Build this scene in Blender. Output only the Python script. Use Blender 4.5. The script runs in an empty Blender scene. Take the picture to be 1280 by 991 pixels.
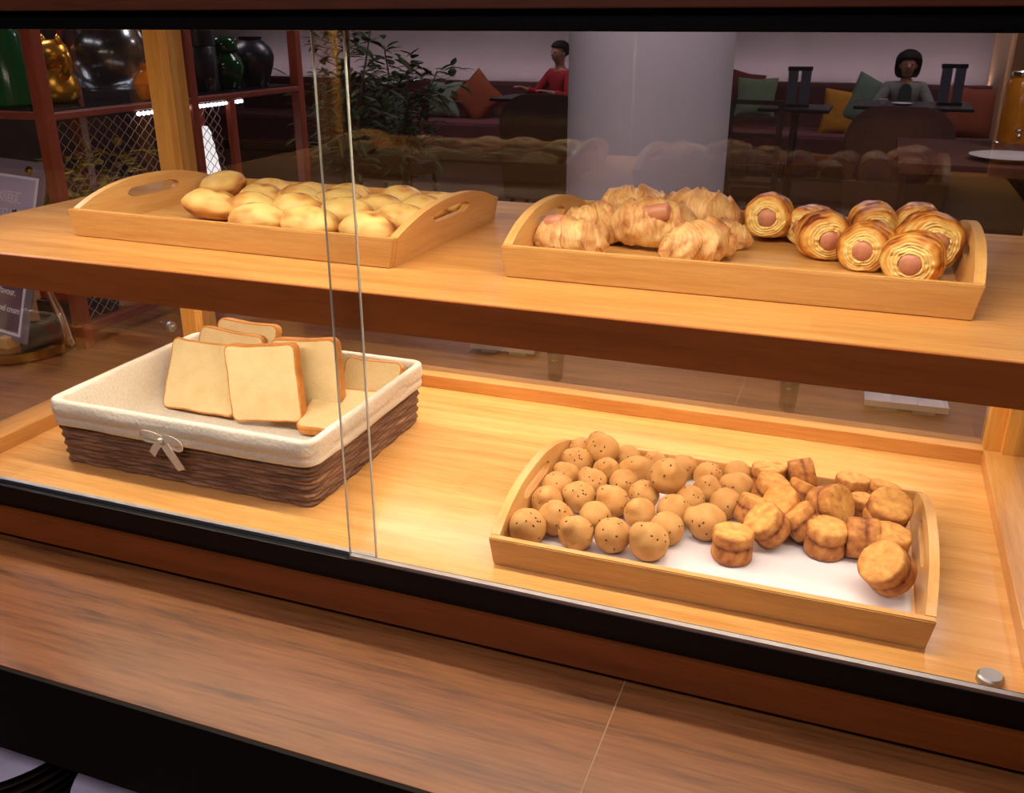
import bpy, bmesh, math, random
from mathutils import Vector, Matrix, noise, Euler
random.seed(7)
SC = bpy.context.scene
COL = SC.collection
HC = 1.53                      # eye height; heights written relative to the eye are turned to world by Z()
R = math.radians
def Z(z): return z + HC

# ------------------------------------------------------------------ camera
FPX = 1166.0; CX, CY = 640.0, 495.5
YAW = R(20.5); PITCH = math.atan2(CY - 26, FPX)
s_, c_ = math.sin(YAW), math.cos(YAW); sp, cp = math.sin(PITCH), math.cos(PITCH)
VR = Vector((c_, s_, 0)); VF = Vector((-s_*cp, c_*cp, -sp)); VU = Vector((-s_*sp, c_*sp, cp))
def ray(x, y): return VF + VR*((x-CX)/FPX) - VU*((y-CY)/FPX)
def at(x, y, z):               # point of the horizontal plane z (relative to the eye) seen at a pixel, in world metres
    d = ray(x, y); p = d*(z/d.z); return Vector((p.x, p.y, p.z+HC))
def atY(x, y, Y):
    d = ray(x, y); p = d*(Y/d.y); return Vector((p.x, p.y, p.z+HC))
def atX(x, y, X):
    d = ray(x, y); p = d*(X/d.x); return Vector((p.x, p.y, p.z+HC))
cd = bpy.data.cameras.new('camera'); cam = bpy.data.objects.new('camera', cd); COL.objects.link(cam)
cd.sensor_width = 36; cd.lens = FPX/1280*36; cd.clip_start = .02; cd.clip_end = 60
cam.location = (0, 0, HC); cam.rotation_euler = (R(90)-PITCH, 0, YAW)
SC.camera = cam

# ------------------------------------------------------------------ materials
def new_mat(name):
    m = bpy.data.materials.new(name); m.use_nodes = True
    nt = m.node_tree; b = nt.nodes['Principled BSDF']
    return m, nt, b
def L(nt, a, b): nt.links.new(a, b)
def srgb(r, g, b):
    f = lambda v: v/12.92 if v <= .04045 else ((v+.055)/1.055)**2.4
    return (f(r/255), f(g/255), f(b/255), 1)
def ramp(nt, pts):
    n = nt.nodes.new('ShaderNodeValToRGB'); e = n.color_ramp.elements
    e[0].position, e[0].color = pts[0]; e[1].position, e[1].color = pts[-1]
    for p, c in pts[1:-1]:
        k = e.new(p); k.color = c
    return n
def noise_node(nt, scale, detail=3, rough=.55, vec=None, mapping=None):
    n = nt.nodes.new('ShaderNodeTexNoise'); n.inputs['Scale'].default_value = scale
    n.inputs['Detail'].default_value = detail; n.inputs['Roughness'].default_value = rough
    if vec is None:
        tc = nt.nodes.new('ShaderNodeTexCoord'); vec = tc.outputs['Object']
    if mapping:
        mp = nt.nodes.new('ShaderNodeMapping'); mp.inputs['Scale'].default_value = mapping
        L(nt, vec, mp.inputs['Vector']); vec = mp.outputs['Vector']
    L(nt, vec, n.inputs['Vector']); return n
def bump(nt, b, h, strength, dist=.002):
    n = nt.nodes.new('ShaderNodeBump'); n.inputs['Strength'].default_value = strength; n.inputs['Distance'].default_value = dist
    L(nt, h, n.inputs['Height']); L(nt, n.outputs['Normal'], b.inputs['Normal'])
def plain(name, col, rough=.5, metal=0, nscale=30, var=.12, spec=.5, bmp=0):
    m, nt, b = new_mat(name)
    n = noise_node(nt, nscale, 3)
    lo = tuple(c*(1-var) for c in col[:3])+(1,); hi = tuple(min(1, c*(1+var)) for c in col[:3])+(1,)
    r = ramp(nt, [(.3, lo), (.7, hi)]); L(nt, n.outputs['Fac'], r.inputs['Fac']); L(nt, r.outputs['Color'], b.inputs['Base Color'])
    b.inputs['Roughness'].default_value = rough; b.inputs['Metallic'].default_value = metal
    b.inputs['Specular IOR Level'].default_value = spec
    if bmp: bump(nt, b, n.outputs['Fac'], bmp)
    return m
def wood(name, lo, mid, hi, axis='X', rough=.35, stave=None, grain=1.0, spec=.5, streaks=False):
    m, nt, b = new_mat(name)
    sc = {'X': (1.6, 22, 22), 'Y': (22, 1.6, 22), 'Z': (22, 22, 1.6)}[axis]
    n = noise_node(nt, 2.6*grain, 6, .62, mapping=sc)
    n2 = noise_node(nt, 14*grain, 3, .6, mapping=sc)
    mx = nt.nodes.new('ShaderNodeMath'); mx.operation = 'MULTIPLY_ADD'; mx.inputs[1].default_value = .35
    L(nt, n2.outputs['Fac'], mx.inputs[0])
    ms = nt.nodes.new('ShaderNodeMath'); ms.operation = 'MULTIPLY'; ms.inputs[1].default_value = .65
    L(nt, n.outputs['Fac'], ms.inputs[0]); L(nt, ms.outputs[0], mx.inputs[2])
    r = ramp(nt, [(.33, lo), (.5, mid), (.68, hi)]); L(nt, mx.outputs[0], r.inputs['Fac'])
    out = r.outputs['Color']
    if stave:
        tc = nt.nodes.new('ShaderNodeTexCoord')
        br = nt.nodes.new('ShaderNodeTexBrick'); br.inputs['Scale'].default_value = 1
        br.inputs['Brick Width'].default_value = stave[0]; br.inputs['Row Height'].default_value = stave[1]
        br.inputs['Mortar Size'].default_value = 0; br.offset = .37; br.offset_frequency = 2
        br.inputs['Color1'].default_value = (stave[2],)*3+(1,); br.inputs['Color2'].default_value = (1, 1, 1, 1)
        L(nt, tc.outputs['Object'], br.inputs['Vector'])
        mm = nt.nodes.new('ShaderNodeMix'); mm.data_type = 'RGBA'; mm.blend_type = 'MULTIPLY'; mm.inputs['Factor'].default_value = 1
        L(nt, out, mm.inputs['A']); L(nt, br.outputs['Color'], mm.inputs['B']); out = mm.outputs['Result']
    if streaks:
        n3 = noise_node(nt, 1.0, 5, .65, mapping=(.9, 26, 26)); n4 = noise_node(nt, 1.0, 3, .6, mapping=(9, 260, 260))
        r3 = ramp(nt, [(.34, (.52, .48, .50, 1)), (.42, (1, 1, 1, 1)), (.60, (1, 1, 1, 1)), (.72, (.82, .78, .80, 1))]); L(nt, n3.outputs['Fac'], r3.inputs['Fac'])
        r4 = ramp(nt, [(.35, (.84, .84, .84, 1)), (.6, (1, 1, 1, 1))]); L(nt, n4.outputs['Fac'], r4.inputs['Fac'])
        for rr_ in (r3, r4):
            mm = nt.nodes.new('ShaderNodeMix'); mm.data_type = 'RGBA'; mm.blend_type = 'MULTIPLY'; mm.inputs['Factor'].default_value = 1
            L(nt, out, mm.inputs['A']); L(nt, rr_.outputs['Color'], mm.inputs['B']); out = mm.outputs['Result']
    L(nt, out, b.inputs['Base Color'])
    b.inputs['Roughness'].default_value = rough; b.inputs['Specular IOR Level'].default_value = spec
    bump(nt, b, n2.outputs['Fac'], .06, .001)
    return m
def glass_mat(name, tint=(.97, .98, .975, 1), f0=.04, rough=0.0, power=5):
    m = bpy.data.materials.new(name); m.use_nodes = True; nt = m.node_tree
    nt.nodes.remove(nt.nodes['Principled BSDF']); out = nt.nodes['Material Output']
    lw = nt.nodes.new('ShaderNodeLayerWeight'); lw.inputs['Blend'].default_value = .5
    p = nt.nodes.new('ShaderNodeMath'); p.operation = 'POWER'; p.inputs[1].default_value = power
    L(nt, lw.outputs['Facing'], p.inputs[0])
    q = nt.nodes.new('ShaderNodeMath'); q.operation = 'MULTIPLY_ADD'; q.inputs[1].default_value = 1-f0; q.inputs[2].default_value = f0
    L(nt, p.outputs[0], q.inputs[0])
    t = nt.nodes.new('ShaderNodeBsdfTransparent'); t.inputs['Color'].default_value = tint
    g = nt.nodes.new('ShaderNodeBsdfGlossy'); g.inputs['Roughness'].default_value = rough
    mx = nt.nodes.new('ShaderNodeMixShader'); L(nt, q.outputs[0], mx.inputs[0]); L(nt, t.outputs[0], mx.inputs[1]); L(nt, g.outputs[0], mx.inputs[2])
    L(nt, mx.outputs[0], out.inputs['Surface'])
    return m
def emit_mat(name, col, power):
    m, nt, b = new_mat(name)
    b.inputs['Base Color'].default_value = col; b.inputs['Emission Color'].default_value = col; b.inputs['Emission Strength'].default_value = power
    return m
def crust_mat(name, pts, rough=.5, nscale=90, namp=.35, bmp=.4, bscale=220, spec=.4, speck=None):
    """baked dough: the per-vertex 'tone' (how far the crust has browned) plus fine noise drives the colour"""
    m, nt, b = new_mat(name)
    a = nt.nodes.new('ShaderNodeAttribute'); a.attribute_name = 'tone'
    n = noise_node(nt, nscale, 4, .6)
    k = nt.nodes.new('ShaderNodeMath'); k.operation = 'MULTIPLY_ADD'; k.inputs[1].default_value = namp; k.inputs[2].default_value = -namp*.5
    L(nt, n.outputs['Fac'], k.inputs[0])
    ad = nt.nodes.new('ShaderNodeMath'); ad.operation = 'ADD'; L(nt, a.outputs['Fac'], ad.inputs[0]); L(nt, k.outputs[0], ad.inputs[1])
    r = ramp(nt, pts); L(nt, ad.outputs[0], r.inputs['Fac'])
    L(nt, r.outputs['Color'], b.inputs['Base Color'])
    b.inputs['Roughness'].default_value = rough; b.inputs['Specular IOR Level'].default_value = spec
    n2 = noise_node(nt, bscale, 4, .6)
    bump(nt, b, n2.outputs['Fac'], bmp, .0015)
    return m

M = {}
M['case_wood'] = wood('case_wood', srgb(190, 128, 62), srgb(212, 152, 84), srgb(226, 172, 104), 'X', .36, (.42, .045, .88), spec=.4)
M['deck_wood'] = wood('deck_wood', srgb(204, 144, 76), srgb(225, 168, 97), srgb(236, 186, 120), 'X', .22, (.42, .06, .88), .8)
M['shelf_front'] = wood('shelf_front', srgb(150, 76, 28), srgb(168, 88, 34), srgb(180, 100, 42), 'X', .4)  # darker, redder wood tone for the shelf's front face
M['case_wood_y'] = wood('case_wood_y', srgb(190, 128, 62), srgb(208, 148, 78), srgb(222, 166, 98), 'Y', .3)
M['case_wood_z'] = wood('case_wood_z', srgb(208, 146, 66), srgb(226, 168, 86), srgb(236, 184, 106), 'Z', .3)
M['case_edge'] = wood('case_edge', srgb(106, 50, 14), srgb(124, 61, 18), srgb(136, 70, 24), 'X', .35)
M['header_wood'] = wood('header_wood', srgb(76, 34, 14), srgb(92, 44, 18), srgb(104, 52, 22), 'X', .45)
M['bamboo'] = wood('bamboo', srgb(196, 142, 78), srgb(212, 160, 92), srgb(224, 176, 110), 'X', .38, (.6, .012, .94), 1.4)
M['bamboo_y'] = wood('bamboo_y', srgb(200, 148, 84), srgb(214, 164, 98), srgb(226, 180, 114), 'Y', .38, None, 1.4)
M['counter'] = wood('counter', srgb(92, 55, 32), srgb(146, 91, 48), srgb(166, 107, 60), 'X', .36, None, .8, streaks=True)
M['dark_edge'] = plain('dark_edge', srgb(20, 11, 9), .6, 0, 20, .2, .2)
M['black'] = plain('black', srgb(7, 6, 7), .38, 0, 20, .1, .25)
M['alu'] = plain('alu', (.45, .46, .48), .45, 1, 60, .05)
M['chrome'] = plain('chrome', (.8, .8, .8), .12, 1, 60, .04)
M['brass'] = plain('brass', srgb(190, 150, 70), .22, 1, 60, .05)
M['glass'] = glass_mat('clear_glass', f0=.05)
M['rear_glass'] = glass_mat('rear_glass', (.90, .89, .89, 1), f0=.085)
M['glass_edge'] = plain('glass_edge', srgb(206, 208, 198), .15, 0, 40, .05, .7)
M['linen'] = plain('linen', srgb(212, 204, 190), .9, 0, 220, .07, .1, .5)
M['wicker'] = None
M['paper'] = plain('paper', srgb(226, 222, 228), .6, 0, 20, .03, .3)
M['white_china'] = plain('white_china', srgb(232, 230, 226), .2, 0, 20, .02)
M['mauve_china'] = plain('mauve_china', srgb(196, 188, 206), .2, 0, 20, .03)
M['dark_china'] = plain('dark_china', srgb(44, 30, 28), .35, 0, 20, .1)
M['led'] = emit_mat('led_strip', (1, .86, .62, 1), 4)
def wicker_mat():
    m, nt, b = new_mat('wicker')
    n = noise_node(nt, 18, 5, .6, mapping=(1, 1, 9))
    n2 = noise_node(nt, 160, 3)
    r = ramp(nt, [(.28, srgb(76, 50, 36)), (.5, srgb(122, 86, 64)), (.75, srgb(164, 126, 98))]); L(nt, n.outputs['Fac'], r.inputs['Fac'])
    L(nt, r.outputs['Color'], b.inputs['Base Color']); b.inputs['Roughness'].default_value = .6
    bump(nt, b, n2.outputs['Fac'], .4)
    return m
M['wicker'] = wicker_mat()
M['bun'] = crust_mat('bun_crust', [(0, srgb(236, 206, 134)), (.33, srgb(226, 188, 112)), (.52, srgb(208, 154, 84)), (.78, srgb(166, 102, 50)), (1, srgb(120, 64, 30))], .5, 60, .22, .12, 160)
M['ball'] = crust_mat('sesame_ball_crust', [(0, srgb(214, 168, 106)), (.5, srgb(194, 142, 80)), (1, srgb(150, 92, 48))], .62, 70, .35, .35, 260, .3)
M['scone'] = crust_mat('scone_crust', [(0, srgb(236, 184, 100)), (.3, srgb(214, 156, 84)), (.55, srgb(186, 124, 68)), (.8, srgb(150, 90, 52)), (1, srgb(98, 52, 30))], .65, 150, .6, .8, 210, .25)
M['flaky'] = crust_mat('flaky_crust', [(0, srgb(244, 214, 138)), (.3, srgb(236, 188, 100)), (.55, srgb(216, 142, 62)), (.8, srgb(172, 92, 36)), (1, srgb(112, 52, 18))], .38, 80, .35, .5, 150, .5)
M['croissant'] = crust_mat('croissant_crust', [(0, srgb(240, 206, 142)), (.35, srgb(222, 172, 112)), (.6, srgb(200, 142, 86)), (.85, srgb(168, 106, 58)), (1, srgb(124, 70, 36))], .5, 80, .35, .5, 150, .45)
M['sausage'] = plain('sausage', srgb(198, 132, 104), .4, 0, 120, .14, .5)
M['sesame'] = plain('sesame_seed', srgb(30, 20, 14), .5)
M['crumb'] = None
def crumb_mat():
    m, nt, b = new_mat('bread_crumb')
    v = nt.nodes.new('ShaderNodeTexVoronoi'); v.inputs['Scale'].default_value = 260
    tc = nt.nodes.new('ShaderNodeTexCoord'); L(nt, tc.outputs['Object'], v.inputs['Vector'])
    n = noise_node(nt, 40, 4)
    r = ramp(nt, [(.3, srgb(212, 190, 142)), (.7, srgb(224, 204, 160))]); L(nt, n.outputs['Fac'], r.inputs['Fac'])
    L(nt, r.outputs['Color'], b.inputs['Base Color']); b.inputs['Roughness'].default_value = .85; b.inputs['Specular IOR Level'].default_value = .15
    bump(nt, b, v.outputs['Distance'], .5, .001)
    return m
M['crumb'] = crumb_mat()
M['crust'] = plain('bread_crust', srgb(196, 132, 66), .6, 0, 60, .22, .3, .3)

# ------------------------------------------------------------------ mesh helpers
class MB:
    def __init__(s): s.v = []; s.f = []; s.m = []; s.t = []
    def add(s, verts, faces, mi=0, tone=None):
        o = len(s.v); s.v += [tuple(v) for v in verts]; s.f += [tuple(i+o for i in f) for f in faces]; s.m += [mi]*len(faces)
        s.t += tone if tone is not None else [0.5]*len(verts)
    def box(s, x0, x1, y0, y1, z0, z1, bev=0.0, mi=0, mat=None):
        bm = bmesh.new(); bmesh.ops.create_cube(bm, size=1)
        for v in bm.verts: v.co = Vector(((x0+x1)/2+v.co.x*(x1-x0), (y0+y1)/2+v.co.y*(y1-y0), (z0+z1)/2+v.co.z*(z1-z0)))
        if bev: bmesh.ops.bevel(bm, geom=bm.edges[:], offset=bev, segments=2, affect='EDGES', profile=.6)
        s.bm(bm, mi, mat)
    def bm(s, bm, mi=0, mat=None):
        bm.verts.index_update(); vs = [v.co.copy() for v in bm.verts]
        if mat is not None: vs = [mat @ v for v in vs]
        s.add(vs, [[v.index for v in f.verts] for f in bm.faces], mi); bm.free()
    def tube(s, pts, r, n=8, mi=0, cap=True, closed=False):
        pts = [Vector(p) for p in pts]; rs = r if isinstance(r, (list, tuple)) else [r]*len(pts)
        vs = []; fs = []; prev = None; N = len(pts)
        for i, p in enumerate(pts):
            if closed: t = pts[(i+1) % N]-pts[i-1]
            else: t = pts[min(i+1, N-1)]-pts[max(i-1, 0)]
            t.normalize()
            if prev is None: prev = t.orthogonal().normalized()
            else:
                prev = prev-t*prev.dot(t)
                prev = prev.normalized() if prev.length > 1e-6 else t.orthogonal().normalized()
            b = t.cross(prev)
            for k in range(n):
                a = 2*math.pi*k/n; vs.append(p+(prev*math.cos(a)+b*math.sin(a))*rs[i])
        for i in range(N if closed else N-1):
            j = (i+1) % N
            for k in range(n):
                k2 = (k+1) % n; fs.append((i*n+k, i*n+k2, j*n+k2, j*n+k))
        if cap and not closed: fs += [tuple(range(n-1, -1, -1)), tuple((N-1)*n+k for k in range(n))]
        s.add(vs, fs, mi)
    def lathe(s, prof, n=32, c=(0, 0, 0), mi=0, mat=None):
        """prof: (r, z) from bottom to top; r = 0 ends close to a point"""
        c = Vector(c); vs = []; fs = []; idx = []
        for r, z in prof:
            if r < 1e-6: idx.append([len(vs)]); vs.append(Vector((0, 0, z)))
            else:
                idx.append(list(range(len(vs), len(vs)+n)))
                vs += [Vector((r*math.cos(2*math.pi*k/n), r*math.sin(2*math.pi*k/n), z)) for k in range(n)]
        for a, b in zip(idx[:-1], idx[1:]):
            for k in range(n):
                k2 = (k+1) % n
                if len(a) == 1 and len(b) == 1: continue
                if len(a) == 1: fs.append((a[0], b[k2], b[k]))
                elif len(b) == 1: fs.append((a[k], a[k2], b[0]))
                else: fs.append((a[k], a[k2], b[k2], b[k]))
        if mat is not None: vs = [mat @ v for v in vs]
        s.add([v+c for v in vs], fs, mi)
    def prism(s, outline, z0, z1, mi=0, mat=None, bev=0):
        bm = bmesh.new(); vs = [bm.verts.new((x, y, z0)) for x, y in outline]; f = bm.faces.new(vs)
        e = bmesh.ops.extrude_face_region(bm, geom=[f])
        for v in e['geom']:
            if isinstance(v, bmesh.types.BMVert): v.co.z = z1
        bmesh.ops.recalc_face_normals(bm, faces=bm.faces[:])
        if bev: bmesh.ops.bevel(bm, geom=bm.edges[:], offset=bev, segments=2, affect='EDGES')
        s.bm(bm, mi, mat)
    def build(s, name, mats, parent=None, smooth=False, loc=None, rot=None, tone=False):
        me = bpy.data.meshes.new(name); me.from_pydata(s.v, [], s.f)
        mats = mats if isinstance(mats, (list, tuple)) else [mats]
        for m in mats: me.materials.append(m)
        me.polygons.foreach_set('material_index', s.m)
        if smooth: me.polygons.foreach_set('use_smooth', [True]*len(s.f))
        if tone:
            a = me.attributes.new('tone', 'FLOAT', 'POINT'); a.data.foreach_set('value', s.t)
        me.update()
        bm = bmesh.new(); bm.from_mesh(me); bmesh.ops.recalc_face_normals(bm, faces=bm.faces[:]); bm.to_mesh(me); bm.free()
        if smooth == 'auto': me.set_sharp_from_angle(angle=R(35))
        return link(name, me, parent, loc, rot)
def link(name, me, parent=None, loc=None, rot=None):
    o = bpy.data.objects.new(name, me); COL.objects.link(o)
    if parent is not None: o.parent = parent
    if loc is not None: o.location = loc
    if rot is not None: o.rotation_euler = rot
    return o
def tag(o, label, cat, group=None, kind=None):
    if label: o['label'] = label
    if cat: o['category'] = cat
    if group: o['group'] = group
    if kind: o['kind'] = kind
    return o
def thing(name, label, cat, loc=(0, 0, 0), rot=(0, 0, 0), group=None):
    o = bpy.data.objects.new(name, None); COL.objects.link(o); o.empty_display_size = .05
    o.location = loc; o.rotation_euler = rot
    return tag(o, label, cat, group)
def struct(o): o['kind'] = 'structure'; return o
def boxo(name, mat, parent, *b, bev=0.0015, **k):
    m = MB(); m.box(*b, bev=bev); return m.build(name, mat, parent, **k)
def fbm(p, s, o=3): return noise.fractal(Vector(p)*s, 1.0, 2.0, o)
def smooth01(a, b, x):
    t = max(0, min(1, (x-a)/(b-a))); return t*t*(3-2*t)
def copy_tree(o, parent=None):
    c = o.copy(); COL.objects.link(c)
    if parent is not None: c.parent = parent
    for ch in list(o.children): copy_tree(ch, c)
    return c

# ------------------------------------------------------------------ room shell
RX0, RX1, RY0, RY1, RH = -9.0, 6.0, -3.5, 11.6, 3.0
M['floor'] = plain('floor_tile', srgb(70, 52, 44), .35, 0, 4, .2)
M['wall'] = plain('wall_paint', srgb(150, 138, 142), .9, 0, 3, .05)
M['ceil'] = plain('ceiling_paint', srgb(150, 140, 140), .9, 0, 3, .05)
M['dark_wall'] = plain('dark_wall', srgb(74, 54, 46), .7, 0, 3, .2)
M['tan_wall'] = plain('tan_wall', srgb(190, 150, 116), .8, 0, 3, .08)
struct(boxo('floor', M['floor'], None, RX0, RX1, RY0, RY1, -.1, 0, bev=0))
struct(boxo('ceiling', M['ceil'], None, RX0, RX1, RY0, RY1, RH, RH+.1, bev=0))
struct(boxo('wall_back', M['wall'], None, RX0, RX1, RY1, RY1+.1, 0, RH, bev=0))
struct(boxo('wall_front', M['dark_wall'], None, RX0, RX1, RY0-.1, RY0, 0, RH, bev=0))
struct(boxo('wall_left', M['dark_wall'], None, RX0-.1, RX0, RY0, RY1, 0, RH, bev=0))
struct(boxo('wall_right', M['tan_wall'], None, RX1, RX1+.1, RY0, RY1, 0, RH, bev=0))
M['column'] = plain('column_plaster', srgb(206, 194, 196), .75, 0, 3, .04)
c0 = atY(709, 40, 4.0); c1 = atY(921, 40, 4.0)
cm = MB(); rr = (c1.x-c0.x)/2*.97
cm.lathe([(0, 0), (rr, 0), (rr, RH), (0, RH)], 64)
col = cm.build('column', M['column'], None, smooth='auto', loc=((c0.x+c1.x)/2, 4.05, 0)); struct(col); col.name = 'trim_1'

# ------------------------------------------------------------------ counter the case stands on
CT = Z(-.63)
ctr = thing('counter', 'long brown wood-grain counter carrying the glass pastry case', 'counter', (-.9, 1.5, 0))
def cbox(name, mat, *b, bev=.0015):
    m = MB(); m.box(b[0]+.9, b[1]+.9, b[2]-1.5, b[3]-1.5, b[4], b[5], bev=bev); return m.build(name, mat, ctr)
cbox('worktop', M['counter'], -3.2, -.1652, .567, 2.45, CT-.02, CT, bev=.0004)
cbox('worktop', M['counter'], -.1648+.0008, 1.1, .567, 2.45, CT-.02, CT, bev=.0004)
cbox('seam_filler', plain('seam_filler', srgb(176, 140, 110), .5), -.1652, -.164, .5672, 2.449, CT-.019, CT-.0001, bev=0)
cbox('apron', M['dark_edge'], -3.2, 1.1, .562, .5668, CT-.114, CT-.0008, bev=.0004)
cbox('apron_rail', M['dark_edge'], -3.2, 1.1, .567, .60, CT-.114, CT-.0205)
cbox('back_panel', M['dark_edge'], -3.2, 1.1, 1.1, 1.13, .06, CT-.021)
cbox('storage_shelf', M['dark_edge'], -3.2, 1.1, .6, 1.1, .52, .545)
for x in (-3.2, -1.75, -.3, 1.07): cbox('divider', M['dark_edge'], x, x+.03, .605, 1.099, .06, CT-.021)
cbox('kickboard', M['dark_edge'], -3.2, 1.1, .64, .66, 0.0, .52)
cbox('end_leg', M['dark_edge'], -3.2, 1.1, 2.38, 2.42, 0.0, CT-.021)

# plates stacked in the open front of the counter
def plate_stack(cx, cy, topz, r, n, label):
    step = .0115; base = .545
    n = int((Z(topz)-.012-base)/step)
    for i in range(n):
        last = i == n-1
        z = base+i*step
        m = MB()
        m.lathe([(0, .001), (r*.55, 0), (r*.6, .0035), (r*.97, .0095), (r, .0115), (r*.985, .0125), (r*.7, .0085), (r*.66, .0065), (r*.6, .0055), (0, .0055)], 56)
        if i < 1 or last:
            o = m.build('plate', M['mauve_china'] if last else M['dark_china'], None, smooth='auto', loc=(cx, cy, z))
            if not last: src = o
        else:
            o = src.copy(); COL.objects.link(o); o.location = (cx+random.uniform(-.002, .002), cy+random.uniform(-.002, .002), z)
        tag(o, ('glossy mauve white plate on top of the '+label) if last else 'dark rimmed plate inside the '+label, 'plate', 'plates in the '+label)
plate_stack(-.935, .735-.08, -.80, .125, 18, 'left plate stack under the counter')
plate_stack(-.655, .737-.08, -.80, .122, 18, 'right plate stack under the counter')

# ------------------------------------------------------------------ display case
case = thing('display_case', 'glass fronted wooden pastry display case with one shelf and black sliding tracks', 'display case', (-.45, 1.05, CT))
OX, OY = -.45, 1.05
def kb(name, mat, x0, x1, y0, y1, z0, z1, bev=.0012, parent=case):
    """a box of the case: world x, y and z relative to the eye; its mesh keeps case coordinates"""
    m = MB(); m.box(x0-OX, x1-OX, y0-OY, y1-OY, Z(z0)-CT, Z(z1)-CT, bev=bev); return m.build(name, mat, parent)
XL, XR = -1.15, .25
kb('plinth', M['black'], XL+.01, XR-.01, .79, 1.35, -.63, -.621)
kb('base', M['case_edge'], XL-.005, XR+.005, .764, 1.365, -.621, -.583)
kb('lower_track', M['black'], XL, XR, .771, .7868, -.583, -.5535)
kb('deck', M['deck_wood'], XL+.002, XR-.002, .7869, 1.35, -.583, -.57)
kb('ledge', M['case_wood_y'], XL, -1.10, .798, 1.315, -.57, -.548)
kb('ledge', M['case_wood_y'], .20, XR, .798, 1.315, -.57, -.548)
kb('ledge', M['case_wood'], XL, XR, 1.3155, 1.36, -.57, -.548)
for x0, x1, y0, y1 in ((-1.138, -1.106, 1.318, 1.375), (.2, .25, 1.318, 1.358), (-1.15, -1.1, .80, .835), (.2, .25, .80, .835)):
    p = kb('post', M['case_wood_z'], x0, x1, y0, y1, -.548, .03)
    if y0 > 1 and x0 > 0:
        xm = (x0+x1)/2
        kb('bead', M['case_wood_z'], xm-.003, xm+.021, y0-.008, y0+.004, -.548, .03, parent=p)
sh = MB(); sh.box(-1.128-OX, .228-OX, .7985-OY, 1.322-OY, Z(-.292)-CT, Z(-.252)-CT, bev=.002)
shf = sh.build('shelf', M['case_wood'], case)
kb('front_strip', M['shelf_front'], -1.128, .228, .7945, .7984, -.2918, -.2522, .0008, shf)
kb('upper_track', M['black'], XL, XR, .771, .80, -.008, .009)
kb('header', M['header_wood'], XL-.005, XR+.005, .764, .80, .009, .04)
kb('top_panel', M['case_edge'], XL-.005, XR+.005, .80, 1.365, .03, .055)
kb('side_glass', M['glass'], -1.1435, -1.1385, .836, 1.317, -.548, .03, 0)
kb('side_glass', M['glass'], .236, .241, .836, 1.317, -.548, .03, 0)
kb('rear_glass', M['rear_glass'], -1.1055, .1995, 1.337, 1.342, -.548, .03, 0)
def pane(x0, x1, y, e0, e1):
    p = kb('sliding_glass', M['glass'], x0, x1, y-.0016, y+.0016, -.549, -.008, 0)
    if e0: kb('polished_edge', M['glass_edge'], x0-.0006, x0, y-.0016, y+.0016, -.549, -.008, 0, p)
    if e1: kb('polished_edge', M['glass_edge'], x1, x1+.0011, y-.0016, y+.0016, -.549, -.008, 0, p)
    kb('bottom_rail', M['alu'], x0, x1, y-.0030, y+.0030, -.5534, -.549, 0, p)  # added strip standing for the bright shine along the glass bottom edge
pane(-.481, XR-.001, .7755, True, False)
pane(XL+.001, -.453, .7825, False, True)
for z, y, n in ((.0285, .822, 'upper'), (-.2925, .90, 'front'), (-.2925, 1.29, 'lower')):
    kb('led_strip', M['led'], -1.09, .19, y-.006, y+.006, z-.004, z, 0)
m = MB(); m.lathe([(0, 0), (.012, 0), (.012, .006), (.010, .008), (0, .008)], 24)
q = at(1238, 846, -.565); m.build('glass_stop', M['alu'], case, smooth='auto', loc=(q.x-OX, max(q.y, .813)-OY, Z(-.57)-CT))
m = MB(); m.lathe([(0, 0), (.0095, 0), (.0095, .006), (0, .007)], 20, mat=Matrix.Rotation(R(90), 4, 'Y'))
m.lathe([(0, .006), (.0035, .006), (.0035, .012), (0, .012)], 12, mat=Matrix.Rotation(R(90), 4, 'Y'))
q = atX(212, 408, -1.1385); m.build('lock', M['alu'], case, smooth='auto', loc=(q.x-OX, q.y-OY, q.z-CT))

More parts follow.
